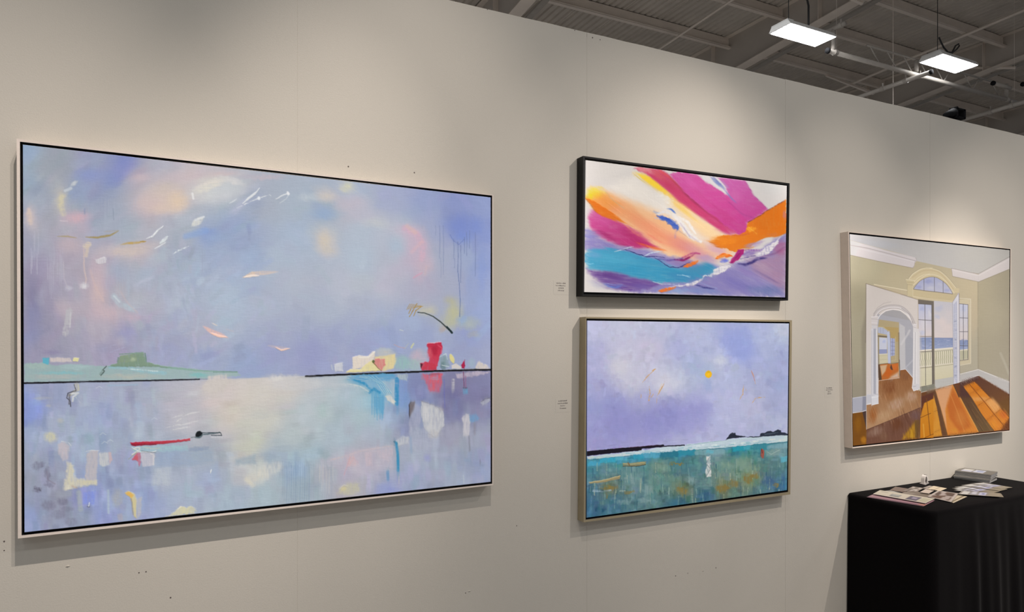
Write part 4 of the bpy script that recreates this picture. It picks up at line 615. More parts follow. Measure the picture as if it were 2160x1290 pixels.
    # side window
    for p in [[(767,447),(768,738)],[(745,519),(792,521)],[(745,592),(792,592)],[(745,665),(792,666)],[(792,450),(792,738)],[(745,446),(792,450)],[(745,743),(792,737)]]: q.line(p,2.4,(92,90,92),.95)
    q.line([(748,417),(806,421),(806,758),(752,768)],3,(222,210,176),.9); q.line([(794,448),(796,740),(750,748)],3,(190,176,140),.8); q.line([(800,425),(801,752)],3,(196,180,140),.6)
    # open white door leaf on the right
    q.poly([(711,437),(741,392),(745,425),(746,931),(716,862)],(198,198,204),1,1,.1,0,0,(214,210,208),(1,0)); q.poly([(716,450),(734,430),(736,875),(717,830)],(170,174,192),.8,1); q.line([(725,445),(727,850)],2,(206,206,212),.8)
    for i in range(15): y = 500+i*24; q.line([(716,y),(736,y-6+i*.6)],2,(206,206,210),.7); q.blob(726,y+12,7,5,(140,146,160) if i%2 else (196,196,200),.6,0,.8,1.4)
    q.line([(741,392),(745,500),(746,931)],5,(206,202,204),1); q.line([(745,392),(748,700),(749,925)],2.6,(120,112,110),.9); q.line([(711,437),(741,392)],2.4,(150,140,130),.7); q.line([(711,437),(716,862),(746,932)],2,(150,146,150),.8)
    # baseboards
    D(); q.poly([(420,470),(540,432),(650,398),(1035,545),(1035,722),(650,478),(420,550)],(186,182,172),1,1,.1); q.line([(425,458),(648,400),(1035,556)],10,(216,210,198),1); q.line([(418,552),(648,474),(840,590),(1035,722)],8,(222,216,206),1); q.line([(430,445),(650,392),(1035,540)],4,(150,140,116),.6); q.line([(648,405),(648,476)],3,(170,164,152),.6)
    q.line([(925,200),(980,330),(1035,470)],30,(188,180,154),.5,soft=3); q.line([(655,0),(655,398)],5,(160,148,122),.6,soft=1.2)
    # floor
    Z(); DK = (104, 58, 30)
    q.poly([(187,1019),(258,1002),(262,1000),(545,985),(545,912),(750,858),(849,823),(1010,920),(1010,1110),(190,1192)],DK,1,1,.1,0,0,(120,72,30),(-1,.4))
    D(); q.poly([(650,482),(1035,726),(1035,1010),(1028,980),(620,548)],(100,58,36),1,1.2,.1,0,0,(126,84,36),(.4,1)); q.poly([(0,680),(330,590),(360,600),(410,745),(1035,1140),(0,1245)],(112,74,36),1,1,.1)
    q.poly([(420,560),(640,480),(660,520),(460,608),(560,740),(420,742)],(86,52,40),1,1.4); q.poly([(120,655),(340,588),(405,745),(430,745),(655,1172),(270,1212),(190,900)],(208,128,52),1,1,.1); q.poly([(120,655),(330,590),(300,700),(240,900),(260,1150),(190,900)],(214,158,116),.9,3,.3); q.poly([(330,640),(400,740),(500,950),(560,1100),(420,1180),(290,1000),(260,850),(300,720)],(184,96,40),.8,8,.6); q.blob(430,1000,90,140,(202,128,60),.6,-20,.9,1); q.line([(420,745),(650,1170)],8,(226,168,90),.8,soft=1.4); q.line([(300,700),(380,900),(480,1180)],10,(220,150,80),.5,soft=2); q.blob(350,1150,60,30,(206,140,50),.7)
    q.poly([(460,608),(600,552),(640,590),(1030,990),(1020,1040),(930,1145),(850,1160),(690,950),(560,740)],(212,128,40),1,1,.1,0,0,(208,126,48),(0,1)); q.poly([(560,742),(800,738),(760,760),(720,790),(600,790)],(222,160,96),.7,3); q.poly([(730,790),(830,750),(900,830),(930,880),(850,940)],(226,166,104),.8,6); q.blob(960,960,70,60,(196,100,44),.8,40,.9,1); q.blob(840,1080,60,60,(222,142,48),.6,0,.9,1); q.poly([(530,600),(600,556),(680,630),(620,665)],(200,110,20),.6,4)
    for p in [[(545,590),(720,795),(840,945),(960,1090)],[(530,706),(690,630)],[(628,855),(800,748)],[(755,1028),(940,880)]]: q.line(p,8,(120,60,24),.9)
    q.poly([(430,745),(560,742),(700,970),(840,1160),(655,1172)],(98,66,36),1,1.4,.1,0,0,(110,84,44),(0,1)); q.line([(560,800),(700,1000),(800,1160)],10,(128,96,54),.6,soft=2); q.line([(500,800),(640,1050),(700,1160)],10,(84,56,34),.6,soft=2); q.poly([(960,1090),(1035,1000),(1035,1145),(930,1150)],(110,58,28),1,1.4)
    q.line([(340,586),(410,742)],8,(70,50,36),.9); q.poly([(0,682),(100,655),(130,720),(250,1216),(205,1222),(90,720),(0,740)],(104,66,34),1,1.2); q.poly([(0,760),(95,715),(135,870),(200,1218),(0,1245)],(206,140,50),1,1,.1); q.poly([(-30,800),(95,715),(0,900)],(216,160,90),.6,6); q.blob(60,1000,70,100,(196,112,30),.6,0,.9,1)
    for p in [[(0,965),(140,905)],[(-30,1235),(185,1140)],[(10,770),(40,1000),(60,1240)]]: q.line(p,6,(120,66,24),.85)
    q.line([(0,730),(95,715),(-30,830)],3,(90,50,30),.5)
    D(); q.smear([(420,480),(1035,1150)], 56, 14, .85, 4, 7); q.smear([(0,590),(640,1240)], 66, 12, .85, 4, 7)
    for i in range(60):
        x = q.r.uniform(430,1000); y = q.r.uniform(760,1120); q.line([(x,y),(x+70,y+104)],q.r.uniform(2,5),q.r.choice([(190,120,60),(120,78,40),(226,160,90)]),.3,soft=1.2)
    Cq(); q.poly([(822,730),(940,690),(960,700),(960,1150),(812,1150)],(206,136,40),1,1,.1,0,0,(190,116,24),(0,1)); q.poly([(822,700),(960,655),(960,720),(860,770),(822,900)],(96,50,30),1,3); q.line([(885,720),(905,900),(925,1120)],8,(120,70,24),.9); q.line([(812,932),(930,880)],6,(110,64,24),.9); q.line([(860,1150),(960,1105)],6,(110,64,24),.9); q.line([(850,1000),(860,1140)],12,(222,170,80),.6,soft=2)
    q.poly([(78,880),(190,862),(232,1060),(230,1220),(85,1232)],(122,74,20),1,1.4,.1); q.blob(140,1000,50,110,(140,90,20),.7,0,.9,1); q.blob(200,1170,40,50,(176,116,30),.8,0,.9,1); q.poly([(186,862),(232,850),(232,1055)],(70,52,44),.95,2)
    q.poly([(232,1062),(500,955),(820,815),(815,1140),(230,1222)],(112,70,46),1,1.2,.1); q.blob(330,1080,120,60,(156,124,100),.6,-22,.9,1,.4); q.blob(760,900,80,70,(112,80,72),.7,0,.9,1,.4); q.blob(560,1000,90,90,(104,56,24),.7,0,.9,1,.4); q.poly([(620,1160),(700,1050),(770,960),(770,1148)],(176,128,28),.85,8,1,.4); q.poly([(755,960),(812,950),(812,1145),(760,1148)],(110,76,30),.9,3); q.blob(420,1130,60,60,(130,92,60),.6,0,.9,1,.4)
    q.flow(150,(240,980,810,1180),82,(60,180),10,12,.5)
    q.line([(80,1238),(500,1190),(929,1150)],5,(40,24,14),.9)
    # left baseboard
    q.poly([(76,712),(230,690),(232,850),(78,872)],(166,168,176),1,1,.1); q.poly([(190,695),(232,690),(232,850),(186,858)],(130,134,146),.9,2); q.line([(76,716),(230,693)],6,(200,200,204),1); q.line([(78,878),(186,862),(232,848)],7,(216,212,212),1)
    q.poly([(175,0),(236,-300),(232,690),(195,695)],(132,124,100),.55,8)
    # the leaning panel with its painted doorway
    A(); q.poly([(238,632),(500,700),(826,812),(826,2029),(238,2288)],(204,194,180),1,.8,0,0,0,(208,200,190),(0,1)); q.line([(238,630),(300,650),(826,812)],5,(120,104,80),.8); q.line([(236,632),(232,1300)],8,(116,104,84),.6,soft=1.4)
    q.poly([(330,640),(700,705),(705,765),(600,745),(335,655)],(192,176,136),1,1); q.line([(328,640),(700,706)],8,TRL,.95); q.line([(335,658),(500,705),(700,765)],4,(146,128,96),.7)
    q.line([(826,812),(830,1300)],5,(170,150,120),.7)
    Cq(); q.line([(824,0),(824,820)],5,(190,180,166),.8); q.poly([(745,0),(815,0),(815,620),(730,620)],(206,200,192),.9,2)
    # painted doorway in the panel: inner room
    A(); q.poly([(368,1100),(372,1040),(400,990),(460,945),(540,928),(620,940),(690,990),(745,1060),(770,1130),(778,1290),(780,1700),(368,1700)],(160,158,154),1,1,.1,0,0,(150,150,152),(0,1)); q.blob(480,1040,110,70,(150,150,152),.6,0,.9,1)
    Cq(); q.poly([(352,-200),(745,-120),(745,200),(735,490),(660,400),(590,410),(590,480),(365,520)],(164,164,166),1,1.2); q.poly([(590,-100),(650,-60),(655,400),(592,410)],(186,184,180),.9,2); q.poly([(655,0),(745,80),(735,480),(660,400)],(156,158,162),.9,2); q.line([(610,130),(680,20),(700,-20)],22,(206,202,196),.5,soft=3); q.line([(660,380),(740,300)],16,(186,186,190),.5,soft=3)
    q.poly([(365,520),(590,478),(600,405),(658,400),(735,495),(740,620),(824,640),(824,812),(500,950),(232,1058),(232,790),(360,775)],(138,84,44),1,1,.1,0,0,(180,136,96),(-.1,1))
    q.blob(480,600,90,110,(128,72,36),.7,0,.9,1,.4); q.blob(650,480,60,60,(134,84,50),.7,0,.9,1,.4); q.blob(300,900,60,120,(150,84,36),.6,10,.9,1,.4); q.blob(560,780,130,80,(184,150,116),.6,-25,.9,1,.5); q.blob(720,700,80,80,(186,150,116),.7,-20,.9,1,.4); q.blob(430,900,120,60,(186,146,104),.6,-25,.9,1,.5); q.blob(480,700,80,60,(150,96,54),.6,0,.9,1,.4)
    q.flow(240,(250,520,810,980),72,(60,200),9,12,.5); q.flow(80,(380,480,730,700),100,(60,160),8,12,.4)
    q.line([(232,1060),(500,952),(822,816)],5,(90,56,40),.9); q.line([(590,410),(658,400),(738,495)],7,(210,206,204),.95); q.line([(665,385),(742,480)],5,(186,184,184),.7)
    # the room within the room
    q.poly([(352,0),(368,-140),(585,-110),(590,340),(590,480),(365,522)],(176,158,110),1,1); A(); q.poly([(440,1120),(605,1130),(606,1290),(520,1290),(510,1200)],(178,150,92),1,1.2); q.poly([(372,1125),(420,1125),(470,1160),(500,1190),(495,1215),(372,1190)],(170,176,192),1,1); q.line([(372,1120),(430,1125),(490,1165),(505,1195)],6,(196,184,140),.9); q.line([(400,1130),(400,1190)],3,(120,120,120),.7); q.line([(430,1135),(430,1195)],3,(120,120,120),.7); q.poly([(372,1190),(490,1215),(490,1232),(372,1215)],(186,166,116),1,1); q.line([(372,1228),(490,1240)],8,(110,96,70),.9)
    Cq(); q.poly([(370,55),(455,60),(455,185),(370,185)],(190,194,206),1,1); q.blob(420,100,24,26,(164,176,212),.8); q.poly([(370,185),(455,185),(455,232),(370,235)],(136,146,184),1,1); q.poly([(370,235),(460,230),(465,330),(372,345)],(198,190,150),1,1); q.line([(370,240),(458,234)],6,(216,208,186),1); q.line([(372,255),(458,248)],2.5,(150,144,110),.7); q.line([(372,300),(460,292)],3,(160,152,120),.7)
    q.line([(362,40),(460,48)],16,(110,100,78),.9); q.line([(362,40),(366,340)],6,(120,112,86),.8); q.poly([(495,62),(540,68),(540,250),(495,260)],(156,164,196),1,1)
    for p in [[(516,62),(516,258)],[(495,105),(540,108)],[(495,148),(540,150)],[(495,195),(540,195)],[(495,235),(540,232)]]: q.line(p,3.5,(90,94,110),.9)
    q.line([(548,50),(550,300),(500,312)],6,(186,172,128),.9); q.poly([(575,0),(590,0),(592,400),(580,350)],(130,114,80),.7,2); q.poly([(455,10),(480,-20),(492,100),(498,400),(465,330)],(176,184,204),1,1); q.line([(490,0),(497,400)],3.5,(120,120,130),.8)
    q.poly([(360,352),(460,340),(500,345),(578,332),(586,492),(365,524)],(178,100,44),1,1,.1); q.poly([(360,352),(378,350),(398,515),(365,522)],(90,64,36),1,1.4); q.poly([(378,362),(455,352),(440,420),(400,470)],(206,170,130),.9,4); q.poly([(420,470),(465,380),(520,420),(470,490)],(190,92,30),.8,6); q.poly([(505,350),(575,345),(560,400),(520,415)],(196,104,44),.9,4); q.poly([(500,345),(520,410),(500,405),(488,385)],(80,50,36),.9,2); q.poly([(500,480),(580,430),(585,492),(480,505)],(206,184,160),.8,8); q.line([(360,348),(460,340),(580,330)],5,(90,76,60),.8); q.line([(365,526),(588,494)],5,(222,200,176),.8); q.line([(590,300),(594,470)],8,(80,66,50),.7,soft=1.4)
    # arch and pilasters painted on the panel
    A()
    for o,w,c,a in [(0,44,(192,184,176),.9),(-14,7,(168,160,152),.8),(10,8,(222,216,210),.9),(22,5,(168,160,154),.8)]:
        s_ = 1 - o/240.; q.line(rnd([(552-220*s_,1130-100*s_+0*o),(552-200*s_,1130-165*s_),(552-130*s_,1130-220*s_),(552-20*s_,1130-250*s_+8),(552+90*s_,1130-225*s_),(552+180*s_,1130-140*s_),(552+228*s_,1130-40*s_)]),w,c,a,soft=1.2)
    q.line(rnd([(365,1060),(372,1030),(400,985),(460,940),(545,922),(625,935),(700,985),(750,1050),(775,1110)]),9,(226,220,212),.95); q.line([(320,975),(370,900),(440,852),(520,838)],5,(164,156,148),.7,soft=1.4); q.line([(640,910),(730,980),(768,1080)],7,(140,134,130),.7,soft=1.4)
    q.poly([(296,1005),(372,1000),(372,1050),(365,1100),(300,1098),(296,1030)],(204,196,188),1,1); q.line([(296,1008),(375,1002)],5,(230,224,218),.9); q.line([(298,1030),(372,1035)],4,(160,152,146),.8); q.line([(300,1070),(366,1080)],5,(222,216,210),.8); q.line([(300,1098),(366,1102)],4,(150,142,136),.8)
    q.poly([(300,1100),(366,1102),(366,1320),(300,1320)],(200,196,192),1,1); q.poly([(765,1085),(808,1090),(806,1130),(800,1320),(776,1320),(770,1130)],(208,202,196),1,1); q.line([(762,1088),(806,1096)],5,(230,224,220),.9); q.line([(768,1120),(800,1130)],4,(150,140,134),.8); q.line([(762,1060),(770,1090)],6,(120,114,110),.6)
    Cq(); q.poly([(282,-40),(352,-40),(360,680),(362,775),(290,792),(282,690)],(202,200,200),1,1); q.poly([(308,-40),(334,-40),(334,672),(308,668)],(160,162,168),.9,1.4); q.line([(290,-20),(288,680)],4,(168,166,166),.8); q.line([(345,-20),(350,670)],6,(226,222,218),.9); q.line([(352,-20),(358,680)],3,(140,130,118),.7)
    q.poly([(232,675),(282,672),(285,775),(232,785)],(190,190,192),1,1); q.line([(232,680),(282,675)],4,(214,212,210),.8); q.line([(232,785),(284,770)],5,(226,222,216),.9); q.poly([(284,690),(350,680),(362,690),(362,775),(290,790)],(206,206,206),1,1); q.line([(284,712),(360,700)],6,(228,226,222),.9); q.line([(284,690),(350,672)],4,(160,160,164),.8); q.line([(286,792),(362,774)],5,(230,226,222),1); q.line([(284,700),(286,785)],3,(150,150,152),.7)
    q.poly([(740,-40),(800,-40),(806,560),(806,620),(745,640),(725,600),(735,500)],(208,204,198),.95,1); q.line([(748,0),(742,560)],5,(226,222,218),.9); q.line([(762,0),(760,560)],8,(176,174,174),.7); q.line([(775,0),(775,560)],5,(224,220,214),.8); q.poly([(735,575),(775,560),(806,565),(806,615),(745,638)],(200,198,196),1,1); q.line([(727,600),(745,638),(806,618)],5,(230,226,220),.95); q.line([(740,590),(770,585)],5,(150,146,142),.7)
    m = q.im.mean(-1, keepdims=True); sat = (q.im.max(-1, keepdims=True) - q.im.min(-1, keepdims=True))
    k = np.where(sat < 70, .80, .80 + .2 * np.clip((sat - 70) / 40, 0, 1))
    q.im = m + (q.im - m) * k + np.array([3., 0., 3.]) * (sat < 80)
    q.weave(1.0)
    return q
# light measured across each canvas (constant, u, v, uu, uv, vv, uuv, uvv); its inverse is painted into the canvas colours
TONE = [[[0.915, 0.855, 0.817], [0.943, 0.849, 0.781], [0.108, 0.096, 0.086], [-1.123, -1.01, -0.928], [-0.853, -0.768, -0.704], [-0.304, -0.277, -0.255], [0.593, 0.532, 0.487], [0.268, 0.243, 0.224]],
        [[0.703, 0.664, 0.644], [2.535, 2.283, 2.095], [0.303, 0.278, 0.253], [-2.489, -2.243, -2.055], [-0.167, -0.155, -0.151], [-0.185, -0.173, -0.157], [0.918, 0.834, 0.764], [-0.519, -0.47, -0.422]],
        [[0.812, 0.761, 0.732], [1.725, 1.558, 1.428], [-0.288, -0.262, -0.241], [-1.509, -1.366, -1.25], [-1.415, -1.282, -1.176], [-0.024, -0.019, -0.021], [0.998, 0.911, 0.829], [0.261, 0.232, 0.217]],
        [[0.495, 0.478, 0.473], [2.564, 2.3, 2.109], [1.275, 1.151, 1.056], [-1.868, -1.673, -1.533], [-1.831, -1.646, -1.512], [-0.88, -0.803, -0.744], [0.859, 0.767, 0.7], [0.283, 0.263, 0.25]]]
# ---------------------------------------------------------------- helpers
def lin(c):
    c = np.asarray(c, float) / 255.0
    return np.where(c <= .04045, c / 12.92, ((c + .055) / 1.055) ** 2.4)

MATS = {}
def mat(name, rgb, rough=.6, metal=0.0, bump=0.0, bscale=60.0, vary=0.0, emit=None, estr=0, spec=.5, sheen=0, vscale=6):
    if name in MATS: return MATS[name]
    m = bpy.data.materials.new(name); m.use_nodes = True
    nt = m.node_tree; b = nt.nodes['Principled BSDF']
    b.inputs['Base Color'].default_value = (*rgb, 1); b.inputs['Roughness'].default_value = rough; b.inputs['Metallic'].default_value = metal
    b.inputs['Specular IOR Level'].default_value = spec
    if sheen: b.inputs['Sheen Weight'].default_value = sheen; b.inputs['Sheen Roughness'].default_value = .4
    tc = nt.nodes.new('ShaderNodeTexCoord')
    if vary:
        n = nt.nodes.new('ShaderNodeTexNoise'); n.inputs['Scale'].default_value = vscale; n.inputs['Detail'].default_value = 5
        r = nt.nodes.new('ShaderNodeValToRGB')
        r.color_ramp.elements[0].position = .3; r.color_ramp.elements[1].position = .7
        r.color_ramp.elements[0].color = (*[c * (1 - vary) for c in rgb], 1); r.color_ramp.elements[1].color = (*[min(1, c * (1 + vary)) for c in rgb], 1)
        nt.links.new(tc.outputs['Object'], n.inputs['Vector']); nt.links.new(n.outputs['Fac'], r.inputs['Fac']); nt.links.new(r.outputs['Color'], b.inputs['Base Color'])
    if bump:
        n = nt.nodes.new('ShaderNodeTexNoise'); n.inputs['Scale'].default_value = bscale; n.inputs['Detail'].default_value = 4
        bp = nt.nodes.new('ShaderNodeBump'); bp.inputs['Strength'].default_value = bump; bp.inputs['Distance'].default_value = .002
        nt.links.new(tc.outputs['Object'], n.inputs['Vector']); nt.links.new(n.outputs['Fac'], bp.inputs['Height']); nt.links.new(bp.outputs['Normal'], b.inputs['Normal'])
    if emit is not None:
        b.inputs['Emission Color'].default_value = (*emit, 1); b.inputs['Emission Strength'].default_value = estr
    MATS[name] = m
    return m

def ink_mat(name, rough, spec=.35):
    m = bpy.data.materials.new(name); m.use_nodes = True; nt = m.node_tree; b = nt.nodes['Principled BSDF']
    a = nt.nodes.new('ShaderNodeAttribute'); a.attribute_name = 'pigment'
    n = nt.nodes.new('ShaderNodeTexNoise'); n.inputs['Scale'].default_value = 900
    mx = nt.nodes.new('ShaderNodeMapRange'); mx.inputs['To Min'].default_value = rough - .1; mx.inputs['To Max'].default_value = rough + .1
    tc = nt.nodes.new('ShaderNodeTexCoord')
    nt.links.new(tc.outputs['Object'], n.inputs['Vector']); nt.links.new(n.outputs['Fac'], mx.inputs['Value']); nt.links.new(mx.outputs['Result'], b.inputs['Roughness'])
    nt.links.new(a.outputs['Color'], b.inputs['Base Color']); b.inputs['Specular IOR Level'].default_value = spec
    return m

class MB:
    def __init__(s): s.v = []; s.f = []; s.m = []; s.mi = 0
    def add(s, vs, fs):
        o = len(s.v); s.v += [tuple(v) for v in vs]; s.f += [tuple(i + o for i in f) for f in fs]; s.m += [s.mi] * len(fs)
    def box(s, a, b):
        x0, y0, z0 = a; x1, y1, z1 = b
        s.add([(x0,y0,z0),(x1,y0,z0),(x1,y1,z0),(x0,y1,z0),(x0,y0,z1),(x1,y0,z1),(x1,y1,z1),(x0,y1,z1)],
              [(0,3,2,1),(4,5,6,7),(0,1,5,4),(1,2,6,5),(2,3,7,6),(3,0,4,7)])
    def prism(s, pts, d):                      # closed ring pts extruded by vector d
        n = len(pts); d = Vector(d)
        s.add(list(pts) + [tuple(Vector(p) + d) for p in pts], [tuple(range(n))[::-1], tuple(range(n, 2 * n))] + [(i, (i + 1) % n, n + (i + 1) % n, n + i) for i in range(n)])
    def tube(s, pts, r, n=12, cap=True):
        pts = [Vector(p) for p in pts]; rings = []
        for i, p in enumerate(pts):
            t = (pts[min(i + 1, len(pts) - 1)] - pts[max(i - 1, 0)]).normalized()
            a = Vector((0, 0, 1)) if abs(t.z) < .9 else Vector((1, 0, 0))
            u = t.cross(a).normalized(); v = t.cross(u)
            rr = r[i] if isinstance(r, (list, tuple)) else r
            rings.append([p + (u * math.cos(2 * math.pi * k / n) + v * math.sin(2 * math.pi * k / n)) * rr for k in range(n)])
        vs = [q for rg in rings for q in rg]; fs = []
        for i in range(len(rings) - 1):
            for k in range(n): fs.append((i * n + k, i * n + (k + 1) % n, (i + 1) * n + (k + 1) % n, (i + 1) * n + k))
        if cap: fs += [tuple(range(n))[::-1], tuple(range((len(rings) - 1) * n, len(rings) * n))]
        s.add(vs, fs)
    def build(s, name, m, parent=None, smooth=False, bevel=0):
        me = bpy.data.meshes.new(name); o = bpy.data.objects.new(name, me)
        off = Vector((0, 0, 0)); p = parent
        while p is not None: off += p.location; p = p.parent
        me.from_pydata([tuple(Vector(v) - off) for v in s.v], [], s.f)
        for mm in (m if isinstance(m, (list, tuple)) else [m]): me.materials.append(mm)
        if isinstance(m, (list, tuple)): me.polygons.foreach_set('material_index', s.m)
        me.validate(); me.update()
        b = bmesh.new(); b.from_mesh(me); bmesh.ops.recalc_face_normals(b, faces=b.faces); b.to_mesh(me); b.free()
        if smooth: me.polygons.foreach_set('use_smooth', [True] * len(me.polygons))
        col.objects.link(o)
        if parent: o.parent = parent
        if bevel:
            md = o.modifiers.new('bevel', 'BEVEL'); md.width = bevel; md.segments = 2; md.limit_method = 'ANGLE'
        return o

def tag(o, label=None, cat=None, group=None, kind=None):
    if label: o['label'] = label
    if cat: o['category'] = cat
    if group: o['group'] = group
    if kind: o['kind'] = kind
    return o
def empty(name, loc, label, cat, group=None):
    o = bpy.data.objects.new(name, None); o.location = loc; o.empty_display_size = .1; col.objects.link(o)
    return tag(o, label, cat, group)

# ---------------------------------------------------------------- materials
M_wall = mat('wall_paint', (.553, .521, .455), .75, bump=.25, bscale=220, vary=.025, vscale=1.6, spec=.3)
M_pit = mat('nail_pit', (.12, .10, .09), .9)
M_floor = mat('sealed_concrete', (.38, .36, .34), .5, bump=.2, bscale=9, vary=.15)
M_deck = mat('deck_metal', (.60, .55, .49), .6, vary=.08, vscale=2)
M_steel = mat('painted_steel', (.76, .68, .60), .6, vary=.06, vscale=3)
M_web = mat('rafter_paint', (.50, .455, .405), .65, vary=.05, vscale=2)
M_pipe = mat('galvanised_pipe', (.34, .31, .275), .5, vary=.06, vscale=9)
M_black = mat('black_metal', (.008, .008, .009), .8, spec=.15)
M_cord = mat('black_cord', (.02, .02, .02), .6)
M_fixt = mat('fixture_enamel', (.62, .62, .60), .45)
M_led = mat('led_lens', (.9, .9, .9), .4, emit=(.97, .98, 1.0), estr=22.0)
M_cloth = mat('black_cloth', (.0028, .0022, .0024), .9, bump=.3, bscale=700, spec=.07, sheen=.03)
M_gap = mat('float_gap_black', (.012, .011, .012), .6)
M_ink = ink_mat('print_ink', .45, .4)
M_oil = ink_mat('oil_paint', .6, .16)
M_edge = mat('paper_edge', (.42, .41, .40), .7, bump=.5, bscale=900)
M_lab = mat('label_film', (.548, .517, .452), .7, spec=.3)
M_txt = mat('label_ink', (.20, .18, .165), .7)

# ---------------------------------------------------------------- booth wall, floor
seams = [.388 + 1.22 * i for i in range(-4, 6)]
tops = {-2: (2.962, 2.962), -1: (2.960, 2.957), 0: (2.9575, 2.949), 1: (2.941, 2.949), 2: (2.950, 2.957), 3: (2.957, 2.967), 4: (2.967, 2.972), 5: (2.972, 2.974)}
b = MB()
for i, x in enumerate(seams):
    k = i - 3
    t0, t1 = tops.get(k, (2.965, 2.965)); x1 = x + 1.22 - .0013
    pts = [(x, 0, 0), (x1, 0, 0)]
    n = 12; rr = random.Random(40 + i)
    for j in range(n + 1):
        f = j / n; pts.append((x1 + (x - x1) * f, 0, t1 + (t0 - t1) * f + rr.uniform(-.0012, .0012)))
    b.prism(pts, (0, .075, 0))
b.box((seams[0], .0006, 0), (seams[-1] + 1.2, .07, 2.93))
wall = tag(b.build('wall_back', M_wall), 'long off-white painted booth wall of butted panels the paintings hang on', None, kind='structure')
for x, z, r in [(.568,2.242,.0028),(.821,2.248,.0026),(1.637,2.932,.0030),(1.677,2.931,.0024),(1.142,2.95,.003),(1.13,2.944,.002),(1.545,2.945,.0022),(-.015,.757,.0026),(-.106,.853,.0022),(-.086,.853,.0022),(-.459,1.001,.0024),(-.459,.974,.0018),(1.263,.836,.002),(2.102,.497,.0024),(2.176,.498,.002),(2.352,.497,.0026),(1.034,.596,.002)]:
    b = MB(); b.tube([(x, -.0006, z), (x, .0006, z)], r, 8); b.build('nail_hole', M_pit, wall)
# small filler ridges standing proud of the paint
for x, z in [(-.299,.902),(2.27,.495),(1.05,.60)]:
    b = MB(); b.tube([(x - .006, -.0002, z), (x, -.0012, z + .002), (x + .006, -.0002, z)], [.0006, .0022, .0006], 6); b.build('paint_bump', M_wall, wall)
b = MB(); b.box((-14, -14, -.12), (46, 30, 0)); tag(b.build('floor', M_floor), 'grey sealed concrete hall floor', None, kind='structure')

# ---------------------------------------------------------------- paintings
def homography(src, dst):
    A = []; B = []
    for (x, y), (u, v) in zip(src, dst):
        A.append([x, y, 1, 0, 0, 0, -u * x, -u * y]); B.append(u)
        A.append([0, 0, 0, x, y, 1, -v * x, -v * y]); B.append(v)
    return np.append(np.linalg.solve(np.array(A, float), np.array(B, float)), 1).reshape(3, 3)

